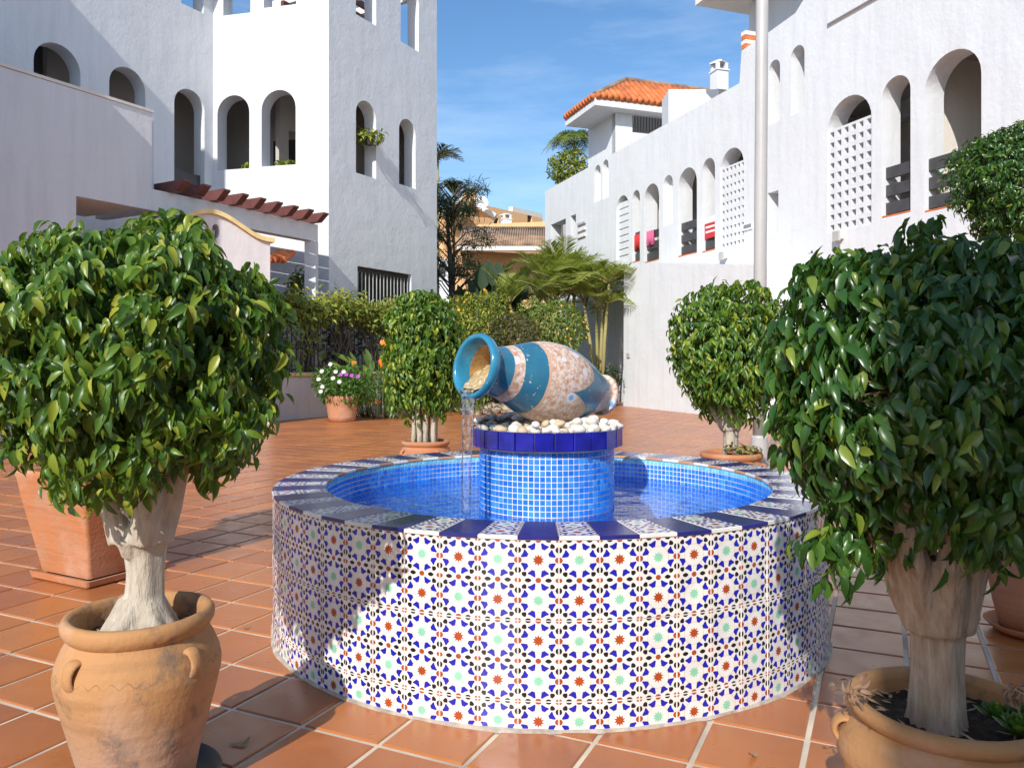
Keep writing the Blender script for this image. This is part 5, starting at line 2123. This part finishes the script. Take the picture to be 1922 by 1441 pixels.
# square planter with its tree on the far left
def square_planter(c, rz, label):
    t = thing('square_planter', (c[0], c[1], 0.009), label, 'planter', rz=rz)
    def ring(h, z, rnd_=0.02):
        p = []
        for (i, j) in ((-1, -1), (1, -1), (1, 1), (-1, 1)):
            a0 = math.atan2(j, i)
            for k in range(5):
                a = a0 - PI / 4 + PI / 2 * k / 4
                p.append((i * (h - rnd_) + rnd_ * math.cos(a), j * (h - rnd_) + rnd_ * math.sin(a), z))
        return p
    lv = [(0.205, 0.035), (0.225, 0.15), (0.252, 0.30), (0.278, 0.44), (0.290, 0.53), (0.296, 0.545), (0.298, 0.565), (0.288, 0.575), (0.262, 0.572), (0.252, 0.55), (0.245, 0.48)]
    vs, fs = [], []
    for (h, z) in lv:
        vs += ring(h, z)
    n = 20
    for i in range(len(lv) - 1):
        for k in range(n):
            fs.append((i * n + k, i * n + (k + 1) % n, (i + 1) * n + (k + 1) % n, (i + 1) * n + k))
    o = MB().add(vs, fs).build('body', POT_B, t)
    smooth_by_angle(o, 35)
    MB().add(ring(0.25, 0.50), [tuple(range(20))]).build('soil', SOIL, t)
    vs, fs = [], []
    tr = [(0.225, 0.0), (0.240, 0.004), (0.248, 0.035), (0.240, 0.037), (0.228, 0.018), (0.10, 0.018)]
    for (h, z) in tr:
        vs += ring(h, z)
    for i in range(len(tr) - 1):
        for k in range(n):
            fs.append((i * n + k, i * n + (k + 1) % n, (i + 1) * n + (k + 1) % n, (i + 1) * n + k))
    MB().add(vs, fs).build('tray', POT_B, t)
    return t


square_planter((-2.235, 4.27), math.radians(-28), 'square tapered orange planter on a tray behind the front left tree')
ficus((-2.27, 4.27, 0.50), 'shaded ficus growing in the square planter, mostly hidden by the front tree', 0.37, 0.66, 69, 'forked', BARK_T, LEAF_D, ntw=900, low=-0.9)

# round pot on saucer and taller tree at the right edge
t = thing('round_pot', (2.205, 3.32, 0.009), 'round terracotta pot on a red saucer at the right edge', 'flower pot')
MB().lathe([(0.001, 0.02), (0.125, 0.02), (0.15, 0.12), (0.18, 0.30), (0.19, 0.32), (0.19, 0.36), (0.17, 0.36), (0.165, 0.31), (0.001, 0.31)], 48).build('body', POT_C, t, smooth=True)
MB().lathe([(0.001, 0.006), (0.15, 0.006), (0.185, 0.04), (0.178, 0.042), (0.15, 0.018), (0.001, 0.016)], 48).build('saucer', POT_B, t, smooth=True)
p_, t_, n_, s_ = cloud(15, 420, 1, (0.2, 0.2, 0.24), 0.06, 0.5)
sh = thing('potted_shrub', (2.205, 3.32, 0.33), 'dark shrub in the round pot at the right edge', 'plant')
leaf_mesh('foliage', p_ + np.array([0, 0, 0.27]), t_, n_, s_, LEAF_D, sh)['kind'] = 'stuff'
MB().tube([(0, 0, -0.02), (0.01, 0, 0.3)], [0.02, 0.012], 8).build('stem', BARK_T, sh)
tc_ = px(1915, 338, 6.0)
tt2 = thing('tall_tree', (tc_.x + 0.05, 6.0, 0), 'taller round headed tree at the right edge above the front tree', 'tree')
mb = MB()
limb(mb, (0, 0, 0), (-0.05, 0, tc_.z - 0.2), 0.06, 0.035, (0.02, 0, 0), random.Random(4), 9)
for k in range(6):
    a = k * 1.05
    limb(mb, (-0.05, 0, tc_.z - 0.25), (-0.05 + 0.28 * math.cos(a), 0.28 * math.sin(a), tc_.z + 0.15), 0.025, 0.008, (0, 0, 0), random.Random(k), 6)
mb.build('trunk', BARK_T, tt2, smooth=True)
p_, t_, n_, s_ = ficus_leaves(91, 0.50, 2100, 0.048, 6, (1, 1, 1.0), -1, 0.12, 0.6)
leaf_mesh('crown', p_ + np.array([-0.05, 0, tc_.z]), t_, n_, s_, LEAF_D, tt2)['kind'] = 'stuff'

# succulent and dry sprigs in the front right pot
su = thing('succulent', (1.065, 1.66, 0.352), 'low dark green rosette plant growing at the foot of the front right trunk', 'plant')
rng = np.random.default_rng(8)
P_, T_, N_, S_ = [], [], [], []
for k in range(6):
    c = np.array([rng.uniform(-0.04, 0.07), rng.uniform(-0.06, 0.06), rng.uniform(0.0, 0.035)])
    for i in range(26):
        a = i * 2.4
        el = 0.15 + 1.2 * i / 26
        d = np.array([math.cos(a) * math.cos(el), math.sin(a) * math.cos(el), math.sin(el)])
        P_.append(c + d * 0.006)
        T_.append(d)
        N_.append(np.array([0, 0, 1.0]) - d * 0.3)
        S_.append(0.046 * (1 - 0.4 * i / 26))
leaf_mesh('rosette', np.array(P_), np.array(T_), np.array(N_), np.array(S_), LEAF_D, su, leaf_template(-0.3, 0.2, 0.6))
for k, (x, y) in enumerate(((1.035, 1.64), (0.775, 1.70))):
    dsp = thing('dry_sprig', (x + 0.01, y, 0.345), ('withered brown flower head above the rosette plant in the front right pot', 'withered leaning sprig at the left side of the front right pot')[k], 'plant')
    lean = (0.02, -0.05)[k]
    MB().tube([(0, 0, -0.02), (lean * 0.5, 0, 0.05), (lean, 0, 0.11 - 0.01 * k)], [0.003, 0.0025, 0.002], 6).build('stem', TWIG, dsp)
    p_, t_, n_, s_ = cloud(3 + k, 34 - 14 * k, 1, (0.032, 0.03, 0.018), 0.022, 0.6)
    leaf_mesh('flower_head', p_ + np.array([lean, 0, 0.11 - 0.01 * k]), t_, n_, s_, TWIG, dsp)
# red leaved plant at rear right pot
rp_ = thing('pot_plant', (1.66, 5.66, 0.45), 'small reddish green plant at the foot of the rear right tree', 'plant')
p_, t_, n_, s_ = cloud(31, 130, 1, (0.13, 0.08, 0.06), 0.05, 0.2)
leaf_mesh('foliage', p_ + np.array([0, 0, 0.05]), t_, n_, s_, leaf_mat('reddish_leaf', [(0.0, (0.25, 0.05, 0.03)), (0.5, (0.10, 0.14, 0.03)), (1.0, (0.22, 0.22, 0.05))], 0.5, 0.2), rp_)['kind'] = 'stuff'

# flower pot with daisies by the planter wall
fp = px(642, 790, 15.4)
t = thing('flower_pot', (fp.x, fp.y, 0.009), 'pale terracotta tub of flowers beside the planter wall', 'flower pot')
MB().lathe([(0.001, 0), (0.25, 0), (0.27, 0.1), (0.32, 0.42), (0.335, 0.44), (0.335, 0.5), (0.30, 0.5), (0.29, 0.44), (0.001, 0.44)], 40).build('body', POT_C, t, smooth=True)
dz = thing('daisy_bush', (fp.x, fp.y, 0.45), 'rounded green daisy bush with white and purple blooms in the terracotta tub', 'plant')
p_, t_, n_, s_ = cloud(41, 2200, 1, (0.62, 0.5, 0.40), 0.085, 0.1, 0.12)
leaf_mesh('foliage', p_ + np.array([0.06, 0, 0.26]), t_, n_, s_, FLEAF, dz)['kind'] = 'stuff'


def blossom(parent, p, r, mat, face=(0, -1, 0.5), n=9):
    f_ = Vector(face).normalized()
    q = f_.to_track_quat('Z', 'Y').to_matrix()
    mb = MB()
    for k in range(n):
        a = 2 * PI * k / n
        d0, d1, d2 = a - 0.22, a, a + 0.22
        vs = [Vector((0, 0, 0)), Vector((math.cos(d0) * r * 0.75, math.sin(d0) * r * 0.75, 0.1 * r)), Vector((math.cos(d1) * r, math.sin(d1) * r, 0.02)), Vector((math.cos(d2) * r * 0.75, math.sin(d2) * r * 0.75, 0.1 * r))]
        mb.add([Vector(p) + q @ v for v in vs], [(0, 1, 2, 3)])
    return mb.build('blossom', mat, parent)


for (x, y, m) in ((598, 712, FLW), (605, 726, FLW), (625, 710, FLW), (630, 698, FLW), (637, 717, FLW), (604, 697, FLW), (645, 698, FLW), (620, 684, FLW), (602, 735, FLW), (650, 703, FLP), (660, 705, FLP), (672, 707, FLP), (640, 703, FLP)):
    q = px(x, y, 14.85) - Vector((fp.x, fp.y, 0.45))
    blossom(dz, q, 0.047, m)

# bird of paradise clump behind the tub
sc_ = px(715, 775, 16.6)
st = thing('strelitzia', (sc_.x, sc_.y, 0.0), 'bird of paradise clump with orange flowers left of the rear left tree', 'plant')
rng = np.random.default_rng(5)
P_, T_, N_, S_ = [], [], [], []
smb = MB()
for k in range(46):
    a = rng.uniform(0, 6.28)
    r = 0.55 * math.sqrt(rng.random())
    b = np.array([r * math.cos(a), r * math.sin(a), 0])
    tip = b * 1.9 + np.array([0, 0, rng.uniform(0.5, 1.25)])
    smb.tube([b, (b + tip) / 2 + np.array([0, 0, 0.1]), tip], [0.012, 0.01, 0.007], 5)
    P_.append(tip)
    T_.append(np.array([b[0] * 1.4, b[1] * 1.4, 0.75]) + rng.normal(size=3) * 0.15)
    N_.append(np.array([-b[0], -b[1] - 0.4, 0.5]))
    S_.append(rng.uniform(0.32, 0.5))
smb.build('stems', FLEAF, st, smooth=True)
leaf_mesh('leaves', np.array(P_), np.array(T_), np.array(N_), np.array(S_), BUSH, st, leaf_template(0.2, 0.12, 0.3))['kind'] = 'stuff'
for (x, y) in ((716, 648), (722, 655), (711, 683), (661, 688), (724, 711), (706, 758), (692, 757), (714, 690)):
    q = px(x, y, 15.95) - Vector((sc_.x, sc_.y, 0))
    mb = MB()
    for k in range(4):
        d = Vector((random.gauss(0.5, 0.4), random.gauss(0, 0.2), random.uniform(0.4, 1))).normalized() * 0.13
        n = Vector((-d.z, 0, d.x)).normalized() * 0.03
        mb.add([q, q + d * 0.6 + n, q + d, q + d * 0.6 - n], [(0, 1, 2, 3)])
    mb.build('blossom', FLO, st)
    MB().tube([(q.x, q.y, 0.1), tuple(q)], [0.012, 0.01], 5).build('flower_stalk', FLEAF, st)

# vine over the iron fence
def vine():
    rng = np.random.default_rng(77)
    n = 5200
    u = rng.uniform(plF.u(543), plF.u(765), n)
    z = 2.30 + rng.normal(size=n) * 0.16 + 0.10 * np.sin(u * 3.1)
    o = -0.14 + rng.normal(size=n) * 0.16
    hang = rng.random(n) < 0.20
    z = np.where(hang, z - rng.random(n) ** 1.3 * 1.15, z)
    keep = ~hang | (np.sin(u * 2.3 + 0.4) + np.sin(u * 5.1 + z * 2) > 0.1)
    pos = np.stack([plF.A.x + plF.d.x * u + plF.n.x * o, plF.A.y + plF.d.y * u + plF.n.y * o, z], axis=1)[keep]
    m = len(pos)
    t = norm(rng.normal(size=(m, 3)) + np.array([plF.n.x, plF.n.y, -0.7]))
    nn = norm(rng.normal(size=(m, 3)) * 0.6 + np.array([plF.n.x * 0.5 - 0.2, plF.n.y - 0.3, 0.9]))
    r = thing('vine_hedge', tuple(plF.pt(plF.u(640), 0.95, -0.14)), 'yellow green vine hedge trailing over the iron fence', 'hedge')
    leaf_mesh('foliage', pos - np.array(r.location), t, nn, rng.uniform(0.07, 0.14, m), HEDGE, r)['kind'] = 'stuff'
    mb = MB()
    for k in range(34):
        uu = rng.uniform(plF.u(548), plF.u(755))
        pts = []
        for i in range(6):
            pts.append(plF.pt(uu + 0.35 * math.sin(i * 0.9 + k) * i / 5, 0.97 + 1.35 * i / 5, -0.10 + 0.05 * math.sin(k + i)) - Vector(r.location))
        mb.tube(pts, [0.02, 0.018, 0.016, 0.014, 0.011, 0.008], 6)
    mb.build('stems', BARK_D, r, smooth=True)
    # dense shade of leaves behind the trellis
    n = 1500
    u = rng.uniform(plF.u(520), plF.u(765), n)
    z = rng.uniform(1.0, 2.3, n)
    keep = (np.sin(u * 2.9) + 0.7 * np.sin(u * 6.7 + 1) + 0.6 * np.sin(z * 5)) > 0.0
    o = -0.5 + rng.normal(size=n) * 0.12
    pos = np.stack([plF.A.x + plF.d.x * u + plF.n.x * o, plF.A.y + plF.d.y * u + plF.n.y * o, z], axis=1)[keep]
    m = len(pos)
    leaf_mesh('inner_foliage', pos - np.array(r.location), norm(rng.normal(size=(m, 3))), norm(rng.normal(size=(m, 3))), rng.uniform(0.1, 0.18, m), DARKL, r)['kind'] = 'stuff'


vine()
vs_ = px(562, 545, 17.4)
vt = thing('climber', tuple(px(562, 610, 17.4)), 'small climbing plant in the corner of the porch wall', 'plant')
p_, t_, n_, s_ = cloud(61, 240, 1, (0.22, 0.2, 0.5), 0.15, 0.4)
leaf_mesh('foliage', p_ + np.array(vs_ - Vector(vt.location)), t_, n_, s_, BUSH, vt)['kind'] = 'stuff'
# window box plants
bp_ = plB.pt(plB.u(690), plB.uz(690, 258)[1], 0.05)
wb = thing('window_plant', tuple(bp_), 'yellow green plant hanging in the arch of the grey wall', 'plant')
p_, t_, n_, s_ = cloud(62, 260, 1, (0.36, 0.25, 0.17), 0.12, 0.5, 0.25)
leaf_mesh('foliage', p_, t_, n_, s_, HEDGE, wb)['kind'] = 'stuff'
MB().lathe([(0.001, -0.2), (0.1, -0.2), (0.14, 0), (0.001, 0)], 14).build('basket', IRON, wb)
for k, (x0, x1, y, lab) in enumerate(((507, 553, 306, 'row of low yellow plants on the sill of the right lit arch'), (445, 467, 312, 'tuft of low plants on the sill of the left lit arch'))):
    c = plA.pt((plA.u(x0) + plA.u(x1)) / 2, plA.uz((x0 + x1) / 2, y + 6)[1], -0.18)
    wb = thing('sill_plant', tuple(c), lab, 'plant')
    p_, t_, n_, s_ = cloud(63 + k, 110, 1, (0.24 - 0.1 * k, 0.08, 0.08), 0.1, -0.5)
    leaf_mesh('foliage', p_ + np.array([0, 0, 0.06]), t_, n_, s_, HEDGE, wb)['kind'] = 'stuff'

# ================================================================== GARDEN BEHIND
def bush(name, x, y, Y, rx, rz_, n, leaf, mat, label, cat='bush', flowers=None, fill=0.5, amp=0.16, ry=None):
    c = px(x, y, Y)
    t = thing(name, (c.x, c.y, 0.1), label, cat)
    p_, t_, n_, s_ = cloud(int(x * 7 + y), n, 1, (rx, ry or rx, rz_), leaf, 0.2, amp, fill)
    cc = np.array([0, 0, c.z - 0.1])
    leaf_mesh('foliage', p_ + cc, t_, n_, s_, mat, t)['kind'] = 'stuff'
    mb = MB()
    rnd = random.Random(int(x))
    for k in range(7):
        a = k * 0.9
        limb(mb, (0.08 * math.cos(a), 0.08 * math.sin(a), 0), (rx * 0.6 * math.cos(a), rx * 0.6 * math.sin(a), c.z - 0.1 + rz_ * 0.4), 0.03, 0.01, (0, 0, 0), rnd, 5)
    mb.build('stems', BARK_D, t, smooth=True)
    if flowers:
        fm, nf, fs_ = flowers
        d = sphere_dirs(nf * 3, np.random.default_rng(int(x)))
        d = d[(d[:, 1] < 0.2)][:nf]
        pos = d * np.array([rx, ry or rx, rz_]) * 1.02 + cc
        m = len(pos)
        leaf_mesh('blossoms', pos, norm(d + RNG.normal(size=(m, 3)) * 0.4), norm(RNG.normal(size=(m, 3)) + np.array([0, -1, 1])), fs_ * RNG.uniform(0.7, 1.3, m), fm, t, leaf_template(0.1, 0.1, 0.8))['kind'] = 'stuff'
    return t


bush('lantana_bush', 905, 612, 19.3, 0.80, 0.85, 3200, 0.10, HEDGE, 'bush dotted with orange blossoms right of the rear left tree', flowers=(FLY, 85, 0.065))
bush('lantana_bush', 1030, 618, 20.2, 0.95, 0.80, 3600, 0.10, BUSH, 'wide bush with scattered orange blossoms below the palms', flowers=(FLY, 34, 0.06))
bush('dome_bush', 965, 628, 18.6, 0.62, 0.52, 2600, 0.075, OLIVE, 'clipped olive brown dome shrub just above the jar', amp=0.05, fill=0.3)
bush('green_shrub', 880, 700, 17.5, 0.75, 0.75, 2200, 0.11, BUSH, 'green shrub behind the rear left tree and the jar mouth')
bush('green_shrub', 1010, 700, 19.6, 1.2, 0.6, 2600, 0.11, BUSH, 'low green shrub hidden behind the jar')
bush('green_shrub', 850, 625, 21.0, 0.7, 0.9, 1800, 0.12, HEDGE, 'yellowish shrub between rear left tree and orange blossoms', flowers=(FLY, 24, 0.06))
# dark pots against the block
bush('dark_shrub', 1150, 712, 20.6, 0.22, 0.35, 400, 0.1, DARKL, 'dark small shrub at the corner of the stair block')

# palms
LN = (np.array([(0, 0, 0), (0.35, 0.045, 0.012), (1, 0, -0.16), (0.35, -0.045, 0.012), (0.7, 0.03, -0.06), (0.7, -0.03, -0.06)], dtype=np.float32),
      np.array([(0, 3, 1), (3, 5, 1), (5, 4, 1), (5, 2, 4)], dtype=np.int32))


def palm(name, x, y, Y, stems, nf, flen, label, mat=PALM, seed=1, droop=1.0, leafl=0.5, spread=0.5, canem=CANE, cat='palm tree', rise=0.8):
    rng = np.random.default_rng(seed)
    c = px(x, y, Y)
    t = thing(name, (c.x, c.y, 0.1), label, cat)
    cmb = MB()
    rmb = MB()
    P_, T_, N_, S_ = [], [], [], []
    for s_ in range(stems):
        a = rng.uniform(0, 6.28)
        r = spread * (0.15 + 0.85 * rng.random()) * (stems > 1)
        hz = (c.z - 0.1) * (rng.uniform(0.75, 1.05) if stems > 1 else 1.0)
        top = np.array([r * math.cos(a) * 1.5, r * math.sin(a), hz])
        bot = np.array([r * math.cos(a) * 0.4, r * math.sin(a) * 0.4, 0])
        mid = (top + bot) / 2 + np.array([top[0] * -0.15, 0, 0])
        cmb.tube([bot, mid, top], [0.06, 0.05, 0.035], 8)
        for k in range(nf):
            az = 2 * PI * (k + rng.random() * 0.7) / nf
            up = rng.uniform(0.35, 1.0) * rise
            ln = flen * rng.uniform(0.75, 1.1)
            d = np.array([math.cos(az), math.sin(az), up * 1.6])
            d /= np.linalg.norm(d)
            pts = []
            for i in range(9):
                f_ = i / 8
                pts.append(top + d * ln * f_ + np.array([0, 0, -1]) * (0.45 * droop * ln * f_ * f_))
            rmb.tube(pts, [0.018 * (1 - 0.85 * i / 8) + 0.003 for i in range(9)], 5)
            m = 34
            for i in range(4, m):
                f_ = i / (m - 1)
                j = min(int(f_ * 8), 7)
                g_ = f_ * 8 - j
                p = pts[j] * (1 - g_) + pts[j + 1] * g_
                tg = pts[j + 1] - pts[j]
                tg = tg / np.linalg.norm(tg)
                sdv = np.cross(tg, np.array([0, 0, 1.0]))
                sdv = sdv / max(np.linalg.norm(sdv), 1e-6)
                upv = np.cross(sdv, tg)
                for sg in (-1, 1):
                    P_.append(p)
                    T_.append(tg * 0.75 + sdv * sg * 0.8 + upv * 0.25 + rng.normal(size=3) * 0.08)
                    N_.append(upv - sdv * sg * 0.3)
                    S_.append(leafl * math.sin(PI * (0.12 + 0.82 * f_)) * rng.uniform(0.85, 1.1))
    cmb.build('stem', canem, t, smooth=True)
    rmb.build('frond_ribs', canem, t, smooth=True)
    leaf_mesh('fronds', np.array(P_), np.array(T_), np.array(N_), np.array(S_), mat, t, LN)['kind'] = 'stuff'
    return t


palm('areca_palm', 1125, 530, 21.6, 6, 8, 2.0, 'bright arching areca palm in front of the long facade', seed=3, droop=1.1)
palm('areca_palm', 1005, 535, 24.0, 7, 8, 1.8, 'upright yellow green palm clump left of the arching palm', seed=4, droop=0.7, spread=0.9, rise=1.3)
palm('areca_palm', 1062, 545, 22.6, 5, 8, 1.8, 'palm clump between the upright palm and the arching palm', seed=9, droop=0.8, spread=0.6, rise=1.2)
palm('areca_palm', 955, 545, 26.0, 5, 8, 1.7, 'darker palm clump behind the broad dark leaves', seed=6, mat=BUSH, droop=0.9, spread=0.8, rise=1.2)
palm('date_palm', 1078, 258, 32.0, 1, 26, 1.5, 'palm with hanging fronds rising behind the long facade', seed=5, mat=BUSH, droop=1.9, leafl=0.4, rise=0.5)
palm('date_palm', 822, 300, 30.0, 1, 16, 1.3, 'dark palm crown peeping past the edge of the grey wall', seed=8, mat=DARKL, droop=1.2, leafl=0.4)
palm('spiky_yucca', 852, 368, 29.0, 1, 14, 0.9, 'thin spiky palm head above the dark tree', seed=12, mat=DARKL, droop=0.5, leafl=0.3, rise=1.4)
bush('climbing_shrub', 1070, 318, 31.5, 0.75, 0.75, 1500, 0.16, HEDGE, 'yellow green shrub on the roof edge of the long facade')

# broad dark leaves
c = px(915, 520, 25)
bt = thing('banana_plant', (c.x, 25, 0.1), 'dark broad leaved banana plant left of the palms', 'plant')
rng = np.random.default_rng(19)
P_, T_, N_, S_ = [], [], [], []
smb = MB()
for k in range(34):
    top = np.array([rng.uniform(-0.7, 0.9), rng.uniform(-0.4, 0.4), rng.uniform(1.7, 3.6)])
    smb.tube([(top[0] * 0.2, top[1] * 0.2, 0), top * np.array([0.6, 0.6, 0.6]), top], [0.07, 0.05, 0.025], 7)
    P_.append(top)
    T_.append(np.array([top[0] * 0.7 + rng.normal() * 0.25, rng.normal() * 0.3, 1.0]))
    N_.append(np.array([rng.normal() * 0.4, -1.0, 0.4]))
    S_.append(rng.uniform(0.7, 1.1))
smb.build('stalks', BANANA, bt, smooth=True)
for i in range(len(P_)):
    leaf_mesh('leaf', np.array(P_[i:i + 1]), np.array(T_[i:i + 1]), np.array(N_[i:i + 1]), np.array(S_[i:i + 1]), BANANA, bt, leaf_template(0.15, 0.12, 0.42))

# dark tree left of the gap
c = px(848, 545, 28)
dt = thing('dark_tree', (c.x, 28, 0), 'dark slender tree standing beside the grey wall edge', 'tree')
mb = MB()
mb.tube([(0, 0, 0), (0.05, 0, 2.5), (-0.05, 0, 4.5), (-0.2, 0, 7.0)], [0.14, 0.12, 0.09, 0.04], 10)
rng = np.random.default_rng(23)
P_, T_, N_, S_ = [], [], [], []
for k in range(52):
    z = 3.7 + 3.7 * rng.random()
    a = rng.uniform(0, 6.28)
    ln = rng.uniform(0.5, 1.25) * (1.15 - 0.09 * (z - 4))
    e = np.array([ln * math.cos(a), ln * math.sin(a) * 0.8, z + 0.25])
    mb.tube([(0, 0, z - 0.4), tuple(e * np.array([0.5, 0.5, 1]) - np.array([0, 0, 0.1])), tuple(e)], [0.03, 0.02, 0.008], 5)
    p_, t_, n_, s_ = cloud(200 + k, 120, 1, (0.40, 0.4, 0.26), 0.30, 0.5, 0.25, 0.8)
    P_.append(p_ + e)
    T_.append(t_)
    N_.append(n_)
    S_.append(s_)
mb.build('trunk', BARK_D, dt, smooth=True)
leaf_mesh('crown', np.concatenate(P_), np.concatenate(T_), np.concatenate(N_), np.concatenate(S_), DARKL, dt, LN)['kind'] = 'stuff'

# rocks edging the bed
def rock_mesh(seed):
    rng = random.Random(seed)
    bm = bmesh.new()
    bmesh.ops.create_icosphere(bm, subdivisions=2, radius=1)
    for v in bm.verts:
        v.co *= 1 + rng.uniform(-0.2, 0.16)
    me = bpy.data.meshes.new('rock')
    bm.to_mesh(me)
    bm.free()
    me.materials.append(ROCK)
    return me


RMs = [rock_mesh(s) for s in range(4)]
rk = [(692, 776), (712, 777), (731, 775), (752, 774), (876, 770), (893, 772), (908, 771), (923, 770), (938, 768), (953, 770)]
for i, (x, y) in enumerate(rk):
    Y = F * H / (y + 6 - HY)
    c = px(x, y, Y)
    o = bpy.data.objects.new('rock', RMs[i % 4])
    s = random.uniform(0.16, 0.25)
    finish(o, None, (c.x, Y, s * 0.5))
    o.scale = (s * 1.15, s, s * 0.8)
    o.rotation_euler = (0, 0, random.uniform(0, 6))
    tag(o, 'rough tan rock in the low edging row left of the rear left tree' if i < 4 else 'rough tan rock in the low edging row behind the jar', 'rock', 'edging rocks on the left' if i < 4 else 'edging rocks behind the jar')

# potted shrubs in the shade at the corner of the stair block
for k, (x, y, Y) in enumerate(((1142, 745, 22.5), (1160, 738, 23.5))):
    c = px(x, y, Y)
    t = thing('round_pot', (c.x, Y, 0), ('dark red pot left of the stair block corner', 'dark red pot tucked behind the stair block corner')[k], 'flower pot')
    MB().lathe([(0.001, 0), (0.16, 0), (0.22, 0.36), (0.24, 0.36), (0.24, 0.42), (0.2, 0.42), (0.001, 0.36)], 20).build('body', POT_B, t, smooth=True)

# unseen block added behind the camera to shade the front right corner
bs = thing('rear_shade_block', (3.0, -6.0, 0), 'unseen white block added behind the viewer to shade the front right corner', 'building')
SX0 = 0.15             # shade line x = SX0 + SL*y on the ground
SL = math.tan(SUN_AZ)
yb_ = -5.0
slab('wall', [(SX0 + SL * yb_, yb_), (9, yb_), (9, yb_ - 5), (SX0 + SL * (yb_ - 5) , yb_ - 5)][::-1], -0.05, 6.7, WHITE, bs)
slab('shade_block_top', [(SX0 + SL * yb_ - 0.0, yb_ + 0.05), (9.05, yb_ + 0.05), (9.05, yb_ - 5.05), (SX0 + SL * (yb_ - 5) , yb_ - 5.05)][::-1], 6.702, 6.78, WHITE2, bs)

# a few fallen leaves on the paving
fl_spots = [(430, 1402), (452, 1408), (300, 1010), (1420, 1420), (690, 800), (980, 800), (1250, 812), (120, 1180), (470, 1180)]
for k, (x, y) in enumerate(fl_spots):
    Y = F * H / (y - HY)
    o = bpy.data.objects.new('fallen_leaf', LME[k % 4].copy())
    o.data.materials.append(STRAW)
    finish(o, None, ((x - CX) / F * Y, Y, 0.012))
    o.scale = (0.045, 0.045, 0.03)
    o.rotation_euler = (PI, 0, k * 1.3)
    tag(o, 'dry curled leaf lying on the terracotta paving', 'leaf', 'dry leaves fallen on the paving')
